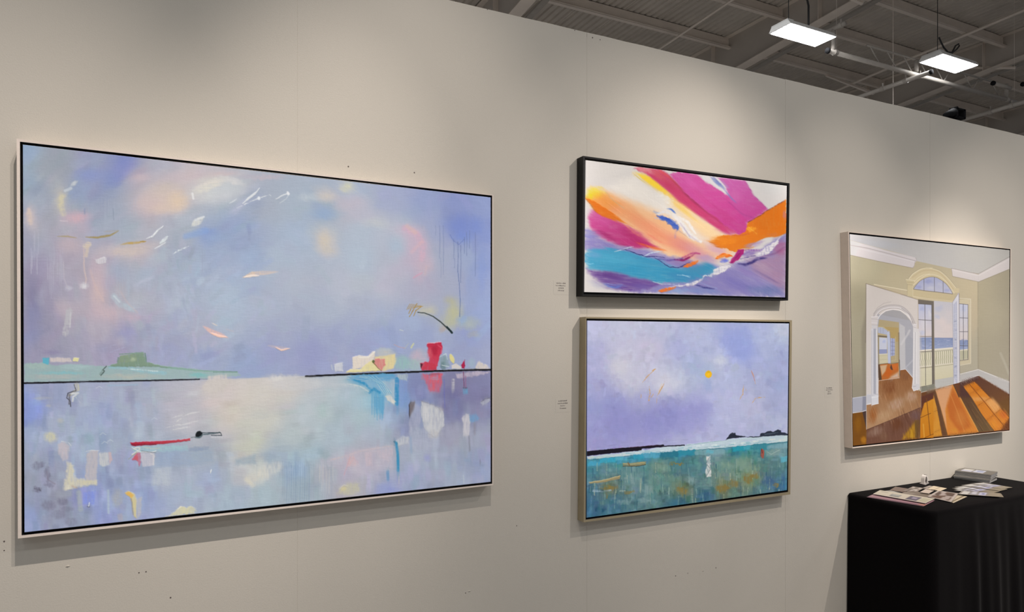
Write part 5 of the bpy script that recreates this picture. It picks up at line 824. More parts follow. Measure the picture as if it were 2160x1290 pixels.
def canvas_mesh(name, q, quad, sketch, y, nx, ny, tone, parent, thick=.02):
    # quad: canvas corners (x, z) on the wall, clockwise from top left; sketch: the same corners in sketch units
    c = np.array(quad, float)
    u = np.linspace(0, 1, nx)[None, :, None]; v = np.linspace(0, 1, ny)[:, None, None]
    XZ = (c[0] * (1 - u) + c[1] * u) * (1 - v) + (c[3] * (1 - u) + c[2] * u) * v
    Hm = homography(quad, sketch)
    xyw = np.stack([XZ[..., 0], XZ[..., 1], np.ones(XZ.shape[:2])], -1) @ Hm.T
    px = (xyw[..., 0] / xyw[..., 2] - q.x0) * q.S; py = (xyw[..., 1] / xyw[..., 2] - q.y0) * q.S
    px = np.clip(px, 0, q.w - 1.01); py = np.clip(py, 0, q.h - 1.01)
    ix = px.astype(int); iy = py.astype(int); fx = (px - ix)[..., None]; fy = (py - iy)[..., None]
    S = lambda A: (A[iy, ix] * (1 - fx) + A[iy, ix + 1] * fx) * (1 - fy) + (A[iy + 1, ix] * (1 - fx) + A[iy + 1, ix + 1] * fx) * fy
    U = np.broadcast_to(u, XZ.shape[:2] + (1,)); W_ = np.broadcast_to(v, XZ.shape[:2] + (1,))
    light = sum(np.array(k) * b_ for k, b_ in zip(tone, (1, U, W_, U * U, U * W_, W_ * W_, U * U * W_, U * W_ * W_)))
    rgb = lin(np.clip(S(q.im), 0, 255)) / np.maximum(light, .1)  # inverse of the lamp light goes into the canvas colour
    hg = S(q.hgt[..., None])[..., 0]
    off = np.array(parent.location) if parent else np.zeros(3)
    N = nx * ny
    V = np.zeros((N + 4, 3), np.float32)
    V[:N, 0] = XZ[..., 0].ravel(); V[:N, 2] = XZ[..., 1].ravel(); V[:N, 1] = (y - hg * .0011).ravel()
    cr = [0, nx - 1, N - 1, N - nx]
    for k, i in enumerate(cr): V[N + k] = (V[i, 0], y + thick, V[i, 2])
    V -= off
    idx = np.arange(N).reshape(ny, nx)
    F = np.stack([idx[:-1, :-1], idx[1:, :-1], idx[1:, 1:], idx[:-1, 1:]], -1).reshape(-1, 4)
    me = bpy.data.meshes.new(name)
    side = []
    edges = [list(idx[0, ::-1]), list(idx[:, 0]), list(idx[-1, :]), list(idx[::-1, -1])]
    backs = [(N + 1, N + 0), (N + 0, N + 3), (N + 3, N + 2), (N + 2, N + 1)]
    nf = len(F)
    loops = [F.ravel()]; tot = [np.full(nf, 4)]
    for e, (a, bk) in zip(edges, backs):
        p = np.array([int(i) for i in e][::-1] + [a, bk]); loops.append(p); tot.append(np.array([len(p)]))
    loops.append(np.array([N, N + 1, N + 2, N + 3])); tot.append(np.array([4]))
    loops = np.concatenate(loops).astype(np.int32); tot = np.concatenate(tot).astype(np.int32)
    st = np.concatenate([[0], np.cumsum(tot)[:-1]]).astype(np.int32)
    me.vertices.add(N + 4); me.vertices.foreach_set('co', V.ravel())
    me.loops.add(len(loops)); me.loops.foreach_set('vertex_index', loops)
    me.polygons.add(len(tot)); me.polygons.foreach_set('loop_start', st); me.polygons.foreach_set('loop_total', tot)
    sm = np.zeros(len(tot), bool); sm[:nf] = True; me.polygons.foreach_set('use_smooth', sm)
    me.update(calc_edges=True)
    at = me.attributes.new('pigment', 'FLOAT_COLOR', 'POINT')
    C4 = np.ones((N + 4, 4), np.float32); C4[:N, :3] = np.clip(rgb.reshape(-1, 3), .002, .96); C4[N:, :3] = .5
    at.data.foreach_set('color', C4.ravel())
    me.materials.append(M_oil)
    o = bpy.data.objects.new(name, me); col.objects.link(o); o.parent = parent
    return o

def lerp2(a, b, t): return (a[0] + (b[0] - a[0]) * t, a[1] + (b[1] - a[1]) * t)
def floater(name, label, outer, inner, cv, sketch, depth, mats, paint, nx, ny, tone):
    bx = (outer[2][0] + outer[3][0]) / 2; bz = min(outer[2][1], outer[3][1])
    root = empty(name, (bx, -.001, bz), label, 'painting')
    M = mats[0]; Mi = mats[1]
    b = MB(); yf, yb = -depth, -.001
    O = [(x, yf, z) for x, z in outer]; Ob = [(x, yb, z) for x, z in outer]
    I = [(x, yf + .0004, z) for x, z in inner]; Ib = [(x, yf + .026, z) for x, z in inner]
    for i in range(4):
        j = (i + 1) % 4
        b.mi = 0
        b.add([O[i], O[j], I[j], I[i]], [(0, 1, 2, 3)]); b.add([O[i], Ob[i], Ob[j], O[j]], [(0, 1, 2, 3)])
        b.mi = 1
        b.add([I[i], I[j], Ib[j], Ib[i]], [(0, 1, 2, 3)])
    b.mi = 0
    b.add(Ob + Ib, [(0, 4, 5, 1), (1, 5, 6, 2), (2, 6, 7, 3), (3, 7, 4, 0)])
    b.build('frame', [M, Mi], root)
    b = MB(); cI = [lerp2(inner[i], inner[(i + 2) % 4], .0006) for i in range(4)]
    b.prism([(x, yf + .0262, z) for x, z in cI], (0, .004, 0)); b.build('backing_board', M_gap, root)
    q = paint()
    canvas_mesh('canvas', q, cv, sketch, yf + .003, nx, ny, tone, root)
    return root

F_pink = mat('pale_pink_wood', (.72, .635, .56), .5, bump=.3, bscale=90, vary=.03, vscale=20)
F_blk = mat('black_wood', (.005, .0048, .0048), .5, spec=.25, bump=.2, bscale=90)
F_olive = mat('champagne_leaf', (.36, .30, .19), .42, metal=.2, bump=.3, bscale=120, vary=.06, vscale=14)
F_cream = mat('cream_wood', (.74, .63, .54), .5, bump=.3, bscale=90, vary=.03, vscale=20)
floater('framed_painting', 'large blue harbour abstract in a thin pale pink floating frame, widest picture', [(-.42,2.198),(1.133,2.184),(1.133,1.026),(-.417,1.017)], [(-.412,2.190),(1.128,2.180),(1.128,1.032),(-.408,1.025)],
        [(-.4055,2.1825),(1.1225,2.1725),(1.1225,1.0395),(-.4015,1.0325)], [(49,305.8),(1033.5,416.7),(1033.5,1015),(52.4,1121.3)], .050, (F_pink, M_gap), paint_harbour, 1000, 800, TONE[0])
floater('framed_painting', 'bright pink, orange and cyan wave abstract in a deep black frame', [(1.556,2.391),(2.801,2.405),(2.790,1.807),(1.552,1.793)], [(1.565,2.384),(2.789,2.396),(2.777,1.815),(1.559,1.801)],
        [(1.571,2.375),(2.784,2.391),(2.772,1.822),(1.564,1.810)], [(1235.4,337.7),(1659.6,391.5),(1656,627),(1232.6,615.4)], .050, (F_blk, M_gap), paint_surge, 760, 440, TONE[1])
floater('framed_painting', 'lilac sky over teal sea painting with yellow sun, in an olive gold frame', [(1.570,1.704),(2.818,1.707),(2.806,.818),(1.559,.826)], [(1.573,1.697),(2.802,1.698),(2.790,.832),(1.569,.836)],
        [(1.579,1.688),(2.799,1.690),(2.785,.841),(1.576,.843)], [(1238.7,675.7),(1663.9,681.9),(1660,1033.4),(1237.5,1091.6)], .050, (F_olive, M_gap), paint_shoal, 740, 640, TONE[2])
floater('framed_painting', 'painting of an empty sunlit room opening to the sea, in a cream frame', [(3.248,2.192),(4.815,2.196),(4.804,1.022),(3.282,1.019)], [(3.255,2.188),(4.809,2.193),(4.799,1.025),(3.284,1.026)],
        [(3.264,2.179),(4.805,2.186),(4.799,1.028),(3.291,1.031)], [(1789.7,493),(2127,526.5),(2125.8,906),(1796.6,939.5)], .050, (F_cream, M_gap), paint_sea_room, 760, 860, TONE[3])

# ---------------------------------------------------------------- small wall labels
def wall_label(x, z, label, seed):
    root = empty('wall_label', (x, 0, z - .03), label, 'label')
    b = MB(); b.box((x - .036, -.0003, z - .030), (x + .036, 0, z + .030)); b.build('card', M_lab, root)
    rr = random.Random(seed)
    for k, wd in enumerate((.044, .050, .024, .030)):
        b = MB(); zz = z + .017 - k * .0105; xx = x - wd / 2
        while xx < x + wd / 2:
            g = rr.uniform(.0014, .003); h = rr.choice((.0034, .0034, .005))
            b.box((xx, -.0006, zz), (xx + g, -.0003, zz + h)); xx += g + rr.choice((.0006, .0006, .0022))
        b.build('text_line', M_txt, root)
wall_label(1.475, 1.829, 'tiny four-line wall label left of the black-framed wave painting', 1)
wall_label(1.485, 1.325, 'tiny four-line wall label left of the lilac and teal sea painting', 2)
wall_label(3.160, 1.328, 'tiny four-line wall label left of the sunlit room painting', 3)

# ---------------------------------------------------------------- draped table
def table_cover():
    X0, X1, Y1, zt = 3.306, 4.522, -.468, .765
    # path from the wall down the left side, round the corner, along the front, up the right side
    path = []
    def seg(a, b_, n, nrm):
        for i in range(n): t = i / n; path.append((a[0] + (b_[0] - a[0]) * t, a[1] + (b_[1] - a[1]) * t, nrm[0], nrm[1]))
    rc = .045
    seg((X0, -.006), (X0, Y1 + rc), 60, (-1, 0))
    for i in range(14): a = math.pi / 2 * i / 14; path.append((X0 + rc - rc * math.cos(a), Y1 + rc - rc * math.sin(a), -math.cos(a), -math.sin(a)))
    seg((X0 + rc, Y1), (X1 - rc, Y1), 180, (0, -1))
    for i in range(14): a = math.pi / 2 * i / 14; path.append((X1 - rc + rc * math.sin(a), Y1 + rc - rc * math.cos(a), math.sin(a), -math.cos(a)))
    seg((X1, Y1 + rc), (X1, -.006), 60, (1, 0)); path.append((X1, -.006, 1, 0))
    n = len(path); s = 0; ss = [0]
    for i in range(1, n): s += math.dist(path[i][:2], path[i - 1][:2]); ss.append(s)
    levels = [(.016, 0, 0), (.007, -.0025, 0), (0, -.010, 0), (-.003, -.03, .0), (-.002, -.08, .2), (.002, -.18, .5), (.004, -.32, .8), (.006, -.48, 1), (.008, -.64, 1.1), (.010, -.761, 1.2)]
    vs = []; fs = []
    L1 = ss[60]; L2 = ss[60 + 14]
    for lv, (out, dz, amp) in enumerate(levels):
        for i, (x, y, nx_, ny_) in enumerate(path):
            t = ss[i]; front = sstep((t - L2 - .10) / .25) * (1 - sstep((t - ss[-75] + .06) / .1))
            wv = (.007 * math.sin(t * 34 + 1.2 * math.sin(t * 9)) + .003 * math.sin(t * 71 + 2)) * amp * (.1 + .9 * front)
            o = out if lv > 2 else -out
            d = (o if lv > 2 else -out) + wv + .012 * amp * front
            vs.append((x + nx_ * d, min(-.004, y + ny_ * d), zt + dz))
    for lv in range(len(levels) - 1):
        for i in range(n - 1): a = lv * n + i; fs.append((a, a + 1, a + n + 1, a + n))
    b = MB(); b.add(vs, fs)
    b.add([vs[i] for i in range(n)], [tuple(range(n))[::-1]])
    return b
cl = table_cover().build('tablecloth', M_cloth, None, True)
md = cl.modifiers.new('weld', 'WELD'); md.merge_threshold = .0002
tag(cl, 'black floor-length cloth draped over the table at the wall under the sunlit room painting', 'tablecloth')

# printed sheets: corners (x, y) back-left, back-right, front-right, front-left as seen from the front left
def sheet(name, corners, z, art, parent=None, thick=.0006, curl=0.0, label=None, cat=None, group=None, nx=28, ny=14):
    c = [Vector((x, y)) for x, y in corners]
    V = []; Cc = []
    off = Vector((0, 0, 0)) if parent is None else parent.location
    for j in range(ny + 1):
        for i in range(nx + 1):
            u, v = i / nx, j / ny
            p = (c[0] * (1 - u) + c[1] * u) * (1 - v) + (c[3] * (1 - u) + c[2] * u) * v
            V.append((p.x - off.x, p.y - off.y, z + thick + curl * (4 * (v - .5) ** 2) * .5 - off.z)); Cc.append((*np.clip(lin(art(u, v)) * .74, 0, .85), 1))
    N = len(V); V += [(x, y, zz - thick) for x, y, zz in V]; Cc += Cc
    F = []; I = lambda i, j: j * (nx + 1) + i
    for j in range(ny):
        for i in range(nx):
            F.append((I(i, j), I(i + 1, j), I(i + 1, j + 1), I(i, j + 1))); F.append((N + I(i, j), N + I(i, j + 1), N + I(i + 1, j + 1), N + I(i + 1, j)))
    for i in range(nx): F.append((I(i + 1, 0), I(i, 0), N + I(i, 0), N + I(i + 1, 0))); F.append((I(i, ny), I(i + 1, ny), N + I(i + 1, ny), N + I(i, ny)))
    for j in range(ny): F.append((I(0, j), I(0, j + 1), N + I(0, j + 1), N + I(0, j))); F.append((I(nx, j + 1), I(nx, j), N + I(nx, j), N + I(nx, j + 1)))
    me = bpy.data.meshes.new(name); me.from_pydata(V, [], F); me.update()
    a = me.attributes.new('pigment', 'FLOAT_COLOR', 'POINT'); a.data.foreach_set('color', np.array(Cc, np.float32).ravel())
    me.materials.append(M_ink); o = bpy.data.objects.new(name, me); col.objects.link(o)
    if parent: o.parent = parent
    return tag(o, label, cat, group)

def blocks(base, rects):                       # rects: u0, v0, u1, v1, colour
    def f(u, v):
        c = base
        for u0, v0, u1, v1, k in rects:
            if u0 <= u <= u1 and v0 <= v <= v1: c = k
        return c
    return f
rz = random.Random(9)
def photo(base, tones, seed):
    g = random.Random(seed); cs = [(g.random(), g.random(), g.choice(tones)) for _ in range(16)]
    return lambda u, v: base if not (.06 < u < .94 and .08 < v < .92) else min(cs, key=lambda c: (c[0] - u) ** 2 + (c[1] - v) ** 2 * 2)[2]
ZT = .7655
FL = 'loose leaflets on the left half of the table'
sheet('flyer', [(3.305,-.116),(3.485,-.065),(3.556,-.325),(3.377,-.377)], ZT, blocks((176,136,146), [(0,0,.12,1,(110,76,92)),(.1,.86,.3,1,(196,140,126))]), curl=0, label='pink-edged flyer under the white one at the front left of the table', cat='flyer')
sheet('flyer', [(3.503,-.056),(3.571,-.317),(3.425,-.358),(3.381,-.100)], ZT + .006, blocks((206,198,180), [(.28,.30,.46,.85,(140,142,140)),(.30,.35,.44,.6,(170,172,165)),(.60,.18,.80,.88,(96,92,108)),(.66,.3,.76,.6,(160,150,170)),(.84,.2,.97,.8,(190,186,160)),(.05,.2,.2,.3,(170,164,150)),(0,.93,1,1,(214,196,196))]), label='white flyer with two small pictures, front left corner of the table', cat='flyer', nx=44)
sheet('leaflet', [(3.536,-.062),(3.575,-.068),(3.561,-.191),(3.512,-.187)], ZT, blocks((150,146,140), [(0,.2,1,.4,(176,174,168))]), label='grey striped leaflet behind the white flyer', cat='leaflet')
sheet('leaflet', [(3.573,-.065),(3.689,-.023),(3.701,-.092),(3.593,-.143)], ZT + .0009, blocks((116,98,88), []), label='plain brown card behind the white flyer, nearest the wall', cat='leaflet')
sheet('leaflet', [(3.543,-.146),(3.676,-.128),(3.676,-.286),(3.575,-.313)], ZT + .0018, blocks((118,106,94), [(.0,.0,.5,.3,(134,124,112))]), label='taupe sheet between the white flyer and the brown photo magazine', cat='leaflet')
sheet('leaflet', [(3.608,-.119),(3.775,-.069),(3.789,-.123),(3.664,-.164)], ZT + .0027, photo((140,128,118), [(96,84,76),(150,142,132),(176,168,160),(110,100,92)], 4), label='grey and brown striped leaflet between the brown card and the cream cards', cat='leaflet')
sheet('magazine', [(3.590,-.266),(3.785,-.204),(3.812,-.297),(3.576,-.397)], ZT + .0036, photo((186,176,168), [(84,66,58),(96,72,60),(150,84,44),(168,156,150),(110,92,84),(190,180,174)], 8), thick=.002, label='magazine with brown and orange cover picture at the table front', cat='magazine')
sheet('leaflet', [(3.603,-.340),(3.800,-.280),(3.800,-.350),(3.590,-.402)], ZT + .0001, blocks((196,184,160), [(0,.7,1,.8,(120,108,84)),(.5,0,.8,.4,(160,130,70))]), label='cream sheet poking out beneath the brown photo magazine', cat='leaflet')
sheet('leaflet', [(3.647,-.189),(3.750,-.156),(3.754,-.201),(3.657,-.232)], ZT + .0066, blocks((198,184,170), []), label='small blank pale card on the taupe sheet', cat='leaflet')
sheet('postcard', [(3.785,-.115),(3.889,-.092),(3.901,-.134),(3.784,-.165)], ZT + .0009, photo((150,140,130), [(130,120,112),(176,164,154),(110,100,92)], 12), label='grey photo postcard partly under the cream postcard', cat='postcard')
sheet('postcard', [(3.792,-.142),(3.900,-.111),(3.902,-.184),(3.801,-.209)], ZT + .0018, blocks((214,198,170), [(0,.45,1,.52,(150,134,110))]), label='cream postcard near the middle of the table', cat='postcard')
def strip(seed, g=0): return blocks((122 + g, 117 + g, 110 + g), [(.04,.12,.22,.9,(196,196,192)),(.26,.1,.45,.88,(150,152,160)),(.30,.2,.42,.6,(200,200,210)),(.50,.12,.66,.9,(182,184,206)),(.55,.3,.62,.7,(120,124,160)),(.72,0,1,1,(132 + g, 124 + g, 106 + g))])
Bq = [[(3.897,-.223),(3.950,-.222),(3.985,-.335),(3.921,-.338)],[(3.928,-.196),(3.987,-.200),(4.042,-.363),(3.964,-.372)],[(3.970,-.185),(4.042,-.193),(4.075,-.367),(3.991,-.373)],[(4.043,-.180),(4.139,-.180),(4.173,-.356),(4.082,-.362)],[(4.146,-.178),(4.238,-.195),(4.240,-.347),(4.137,-.343)]]
BL = ['grey picture brochure at the left end of the brochure fan','second picture brochure from the left in the fan','middle picture brochure of the fan of five','picture brochure second from the right end of the fan','picture brochure at the right end of the fan, nearest the catalogue stack']
for k, (qd, lb) in enumerate(zip(Bq, BL)):
    qd = [qd[0], qd[3], qd[2], qd[1]] if False else [qd[1], qd[2], qd[3], qd[0]]
    sheet('brochure', qd, ZT + .0012 * k + .0008, strip(k, -8 + 5 * k), label=lb, cat='brochure', group='picture brochures fanned out on the table')
sheet('brochure', [(3.886,-.275),(4.011,-.403),(3.915,-.449),(3.782,-.311)], ZT + .0072, strip(7, 12), label='picture brochure lying in front of the fan at the table edge', cat='brochure', group='picture brochures fanned out on the table')
sheet('brochure', [(3.924,-.290),(4.040,-.392),(3.960,-.446),(3.830,-.330)], ZT + .0002, strip(8, 6), label='picture brochure half hidden under the one at the front table edge', cat='brochure', group='picture brochures fanned out on the table')

# catalogue stack at the back corner
def catalogue(cx, cy, ang, z, th, g, label):
    L, W = .185, .150; a = R(ang); ca, sa = math.cos(a), math.sin(a)
    P = lambda x, y: (cx + x * ca - y * sa, cy + x * sa + y * ca)
    cs = [P(-W/2, L/2), P(W/2, L/2), P(W/2, -L/2), P(-W/2, -L/2)]
    root = empty('catalogue', (cx, cy, z), label, 'catalogue', 'catalogues stacked at the back of the table')
    b = MB(); b.prism([(x, y, z) for x, y in [P(-W/2+.001, L/2-.001), P(W/2-.001, L/2-.001), P(W/2-.001, -L/2+.001), P(-W/2+.001, -L/2+.001)]], (0, 0, th - .0008)); b.build('pages', M_edge, root)
    sheet('cover', [cs[1], cs[2], cs[3], cs[0]], z + th - .0008, blocks((g, g - 4, g - 12), [(.12,.18,.42,.85,(206,204,196)),(.5,.15,.58,.9,(96,92,88)),(.14,.5,.4,.85,(190,192,206)),(.46,.15,.74,.85,(196,200,214)),(.52,.35,.70,.6,(150,160,190))]), root, thick=.0007)
cats = [(4.330,-.100,14,.0105,116),(4.322,-.098,18,.008,124),(4.345,-.096,15,.0075,112),(4.345,-.094,16,.007,120),(4.348,-.095,15,.0068,108),(4.347,-.096,16,.006,118)]
cz = ZT + .0002
cl_lab = ['lowest catalogue of the stack, turned out to the left','second catalogue from the bottom of the stack','third catalogue from the bottom of the stack','third catalogue from the top of the stack','second catalogue from the top of the stack','top catalogue of the stack, grey cover with pale pictures showing']
for (cx, cy, an, th, g), lb in zip(cats, cl_lab):
    catalogue(cx, cy, an, cz, th - .0006, g, lb); cz += th

# small arched holder by the wall
root = empty('tape_dispenser', (3.925, -.045, ZT), 'small white arched holder on a flat base at the wall edge of the table', 'holder')
M_wp = mat('white_plastic', (.72, .68, .64), .35); M_gp = mat('grey_plastic', (.30, .28, .27), .4)
b = MB(); b.prism([(3.893,-.033,ZT),(3.882,-.074,ZT),(3.958,-.050,ZT),(3.951,-.018,ZT)], (0,0,.004)); b.build('base', M_gp, root, bevel=.001)
b = MB(); inn = []; N_ = 14
for k in range(N_ + 1):
    a = math.pi * k / N_; inn.append((3.918 - .016 * math.cos(a) * 1.0, ZT + .012 + .040 * math.sin(a) ** .8))
ring = [(3.902, ZT + .004)] + inn + [(3.934, ZT + .004)]
vs = []; fs = []
for (x, z) in ring:
    for dx, dz, y in ((0, 0, -.058), (0, 0, -.036)):
        vs.append((x, y, z))
for (x, z) in ring:
    cx_, cz_ = 3.918, ZT + .01; k = .66
    for y in (-.058, -.036): vs.append((cx_ + (x - cx_) * k, y, cz_ + (z - cz_) * (k + .16) if z > ZT + .01 else z))
n_ = len(ring)
for i in range(n_ - 1):
    a = 2 * i; c = 2 * n_ + 2 * i
    fs += [(a, a + 1, a + 3, a + 2), (c, c + 2, c + 3, c + 1), (a, a + 2, c + 2, c), (a + 1, c + 1, c + 3, a + 3)]
fs += [(0, 2 * n_, 2 * n_ + 1, 1), (2 * n_ - 2, 2 * n_ - 1, 4 * n_ - 1, 4 * n_ - 2)]
b.add(vs, fs); b.build('arch', M_wp, root, False, .0008)
b = MB(); b.tube([(3.918,-.054,ZT+.020),(3.918,-.040,ZT+.020)], .008, 14); b.build('spool', mat('dark_reel', (.05,.04,.035), .5), root)
b = MB(); b.prism([(3.926,-.040,ZT+.046),(3.936,-.040,ZT+.034),(3.940,-.040,ZT+.036),(3.930,-.040,ZT+.052),(3.922,-.040,ZT+.054)], (0,-.012,0)); b.build('cutter', mat('cutter_metal', (.12,.10,.08), .4, .5), root)

# ---------------------------------------------------------------- hall roof
HZ = 8.5
b = MB(); vs = []; xs = []
x = 1.0
while x < 36:                                        # ribbed deck, ribs along the hall
    xs += [(x, 0), (x + .085, 0), (x + .100, .038), (x + .137, .038)]; x += .1524
for px, dz in xs: vs += [(px, 1.0, HZ + dz), (px, 26.0, HZ + dz)]
b.add(vs, [(2 * i, 2 * i + 1, 2 * i + 3, 2 * i + 2) for i in range(len(xs) - 1)])
for k in range(int(35 / .915)):                      # side laps of the deck sheets
    x = 1.04 + k * .9144; b.box((x, 1.0, HZ - .012), (x + .012, 26.0, HZ + .002))
b.box((1.0, 1.0, HZ + .05), (36.4, 26.0, HZ + .12))
ceil = tag(b.build('ceiling', M_deck), 'grey ribbed metal roof deck of the hall', None, kind='structure')
def purlin(y, k):
    b = MB(); z0 = HZ - .27
    b.box((1, y - .004, z0), (36, y + .004, HZ - .003)); b.box((1, y - .085, z0 - .004), (36, y + .004, z0 + .004)); b.box((1, y - .004, HZ - .011), (36, y + .075, HZ - .003)); b.box((1, y - .085, z0), (36, y - .078, z0 + .03))
    return b.build('trim_%d' % k, M_steel)
for k, y in enumerate((3.2, 4.68, 6.13, 7.45, 8.97, 10.42, 11.9, 13.4, 14.9, 16.4)): tag(purlin(y, k + 1), 'painted Z-shaped roof purlin', None, kind='structure')
def rafter(X, k):
    root = bpy.data.objects.new('trim_%d' % k, None); root.location = (X, 2, 8); col.objects.link(root); root['kind'] = 'structure'
    zb = lambda y: 7.88 - .067 * (y - 5.78)
    b = MB(); y0, y1 = 2.0, 14.0
    b.prism([(X, y0, zb(y0)), (X, y1, zb(y1)), (X, y1, HZ - .02), (X, y0, HZ - .02)], (.012, 0, 0)); b.build('web', M_web, root)
    b = MB(); b.prism([(X - .12, y0, zb(y0)), (X + .13, y0, zb(y0)), (X + .13, y0, zb(y0) - .016), (X - .12, y0, zb(y0) - .016)], (0, y1 - y0, zb(y1) - zb(y0))); b.build('flange', M_steel, root)
    b = MB(); b.box((X - .12, y0, HZ - .022), (X + .13, y1, HZ - .008)); b.build('flange', M_steel, root)
    b = MB(); b.prism([(X + .20, y0, zb(y0) - .02), (X + .32, y0, zb(y0) - .02), (X + .32, y0, zb(y0) - .06), (X + .20, y0, zb(y0) - .06)], (0, y1 - y0, zb(y1) - zb(y0))); b.build('cable_tray', M_pipe, root)
    for y in (3.6, 6.5, 9.4):
        b = MB(); b.box((X - .11, y, zb(y)), (X, y + .01, HZ - .02)); b.build('stiffener', M_steel, root)
for k, X in enumerate((5.65, 11.25, 16.75, 22.3, 27.9)): rafter(X, 11 + k)
for k, (p, q_) in enumerate([((14.5,8.97,8.22),(14.5,7.7,7.35)),((16.45,7.45,8.22),(16.9,5.95,7.75)),((10.9,6.13,8.22),(11.2,5.6,7.75))]):
    b = MB(); b.tube([p, q_], .035, 4); tag(b.build('trim_%d' % (20 + k), M_steel), 'steel fly brace between purlin and rafter', None, kind='structure')

def pipe(name, pts, r, label, cat, m=None, group=None):
    b = MB(); b.tube(pts, r, 14); o = b.build(name, m or M_steel, None, True); return tag(o, label, cat, group)
SP = 'thin sprinkler pipes under the roof deck'
pipe('sprinkler_pipe', [(9.4,3.0,8.20),(9.4,6.99,8.04),(9.4,9.15,7.94),(9.4,12,7.82)], .022, 'thin sprinkler pipe crossing under the deck left of the first rafter', 'pipe', group=SP)
pipe('sprinkler_pipe', [(15.2,3.0,8.26),(15.2,4.95,8.23),(15.2,7.23,8.14),(15.2,9.23,8.04),(15.2,12,7.92)], .03, 'thin sprinkler pipe running behind the farther ceiling light', 'pipe', group=SP)

# hanging pipe grid with the lattice girder
def tube_part(name, a, c, r, parent, m=None, n=16):
    b = MB(); b.tube([a, c], r, n); return b.build(name, m or M_pipe, parent, True)
def open_pipe(root, name, a, c, r, ends=(1, 0), clamps=()):
    a, c = Vector(a), Vector(c); d = (c - a).normalized()
    tube_part(name, a, c, r, root)
    for e, p, s_ in ((ends[0], a, -1), (ends[1], c, 1)):
        if e: tube_part('end_cap', p + d * s_ * .001, p + d * s_ * .03, r * 1.18, root, M_black)
    for t in clamps:
        p = a + (c - a) * t; b = MB()
        b.tube([p - d * .03, p + d * .03], r * 1.3, 12); b.tube([p + Vector((0, 0, r)), p + Vector((0, 0, r + .06))], .012, 8); b.build('clamp', M_pipe, root)
root = empty('pipe_truss', (8.82, 4.45, 5.985), 'long pale pipe with a light lattice above it, hanging below the two ceiling lights', 'truss')
open_pipe(root, 'main_pipe', (8.82,4.45,5.985), (13.9,4.45,6.02), .036, clamps=(.03,.44,.94))
for x, z0, z1 in ((8.93,6.02,6.33),(13.59,6.05,6.30),(10.95,6.05,6.25)): tube_part('post', (x,4.45,z0), (x,4.45,z1), .032, root)
tube_part('top_chord', (9.70,4.45,6.24), (13.32,4.45,6.27), .016, root, None, 8)
k = 0; x = 9.78
while x < 13.2:
    tube_part('lacing_bar', (x,4.45,6.245), (x + (.20 if k % 2 == 0 or x < 11.4 else -.18),4.45,6.03), .010, root, None, 6); x += .42; k += 1
open_pipe(root, 'stub_pipe', (12.86,4.28,6.13), (13.34,4.26,6.12), .034)
open_pipe(root, 'stub_pipe', (13.44,4.10,6.15), (13.9,4.08,6.14), .034)
open_pipe(root, 'stub_pipe', (8.93,4.25,6.34), (8.93,4.60,6.34), .034, (0, 1), (.2,))
for x in (9.0, 13.85):
    tube_part('hanging_wire', (x,4.45,6.0), (x,4.45,HZ - .02), .0025, root, M_steel, 6)
root = empty('cross_pipe', (10.82, 4.14, 5.91), 'pipe with a black open end crossing under the middle of the long pale pipe', 'pipe')
open_pipe(root, 'tube', (10.82,4.14,5.91), (10.82,8.2,5.95), .034, clamps=(.1,.2))
root = empty('cross_pipe', (13.67, 2.6, 5.93), 'pale pipe running away under the right end of the long pale pipe', 'pipe')
open_pipe(root, 'tube', (13.67,2.6,5.93), (13.67,8.6,5.85), .04, (0, 0), (.30,.36,.5))

def high_bay(x, y, z, label, k):
    root = empty('high_bay_light', (x, y, z), label, 'ceiling light', 'rectangular LED lights hanging from the roof')
    L, W = 1.06 * .918, .43 * .918
    b = MB(); x0, x1, y0, y1 = x - L/2, x + L/2, y - W/2, y + W/2
    b.prism([(x0,y0,z),(x0,y1,z),(x0,y1-.05,z+.075),(x0,y0+.05,z+.075)], (L,0,0)); b.build('housing', M_fixt, root, bevel=.006)
    b = MB(); b.box((x0+.03,y0+.018,z-.006), (x1-.012,y1-.018,z+.001)); b.build('lens', M_led, root)
    b = MB(); b.box((x0,y0+.05,z+.075),(x0+.12,y1-.05,z+.085)); b.build('bracket', M_fixt, root)
    for dx in (-.30, .31):
        b = MB(); b.tube([(x + dx, y, z + .075), (x + dx, y, HZ - .02)] if dx < 0 else [(x + dx, y, z + .075), (x + dx, y, z + .16)], .006, 6); b.build('hanging_wire', M_cord, root)
    return root
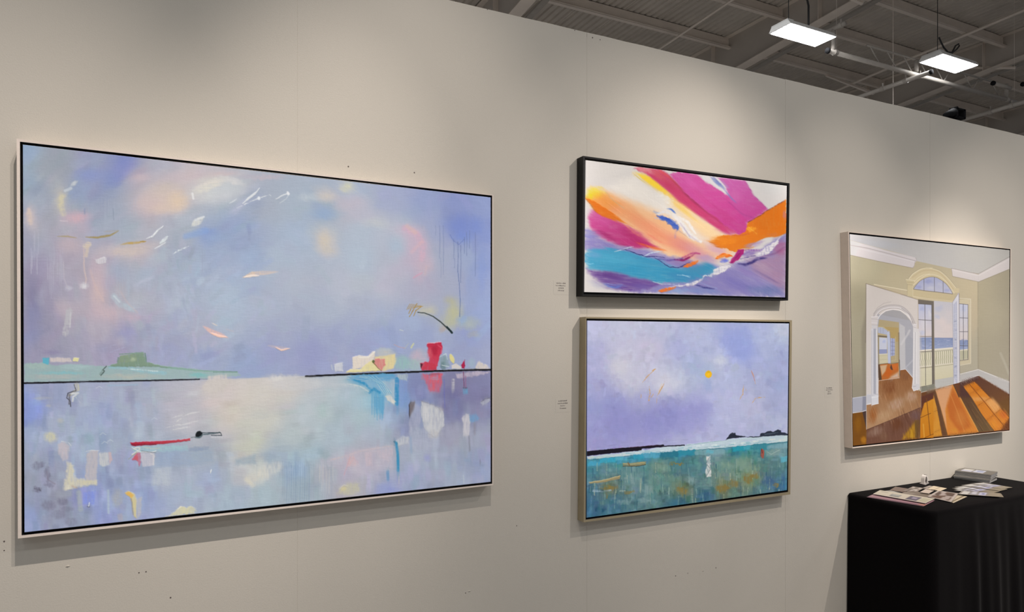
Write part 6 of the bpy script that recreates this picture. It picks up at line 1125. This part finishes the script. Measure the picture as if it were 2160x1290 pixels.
near = lambda pts: [(x * .918, -2.4775 + (y + 2.4775) * .918, 1.6 + (z - 1.6) * .918) for x, y, z in pts]
h1 = high_bay(8.253, 4.434, 6.098, 'nearer bright rectangular LED light above the pink and orange painting', 0)
b = MB(); b.tube(near([(9.20,5.12,6.57),(9.20,5.12,6.85),(9.20,5.12,7.05),(9.17,5.12,7.14),(9.08,5.12,7.18),(8.90,5.12,7.17),(8.75,5.12,7.22),(8.6,5.12,7.5),(8.6,5.12,9.1)]), .015, 8); b.build('power_cord', M_cord, h1, True)
h2 = high_bay(11.218, 4.085, 6.098, 'farther bright rectangular LED light towards the right edge', 1)
b = MB(); b.tube(near([(12.40,4.7,6.57),(12.36,4.7,6.66),(12.38,4.7,6.76),(12.47,4.7,6.88),(12.56,4.7,6.93),(12.58,4.7,6.90),(12.50,4.7,6.82),(12.38,4.7,6.74),(12.24,4.7,6.72),(12.12,4.7,6.78),(12.04,4.7,6.86),(11.98,4.7,6.93)]), .013, 8); b.build('power_cord', M_cord, h2, True)

# theatre spotlight beyond the wall
root = empty('stage_spotlight', (11.05, 3.9, 5.16), 'black stage spotlight in a yoke hanging behind the wall top at far right', 'spotlight')
b = MB(); b.tube([(10.80,3.90,5.145),(11.02,3.90,5.215)], [.035,.075], 14); b.build('barrel', M_black, root, True)
b = MB(); b.box((11.01,3.84,5.12),(11.05,3.96,5.30)); b.box((11.03,3.84,5.26),(11.24,3.96,5.285)); b.box((11.20,3.84,5.14),(11.25,3.96,5.285)); b.box((11.03,3.84,5.13),(11.24,3.96,5.155)); b.build('yoke', M_black, root)
b = MB(); b.box((10.86,3.85,5.03),(11.10,3.95,5.10)); b.build('bracket', M_black, root)
tube_part('stand_pole', (11.07,3.9,.02), (11.07,3.9,5.14), .02, root, M_black, 10)
b = MB(); b.tube([(11.07,3.9,0),(11.07,3.9,.02)], .3, 20); b.build('stand_base', M_black, root)
pipe('pipe_hanger_rod', [(10.87,4.8,5.0),(10.87,4.8,8.2)], .005, 'thin rod rising from the hanging cross pipe', 'rod', M_steel)
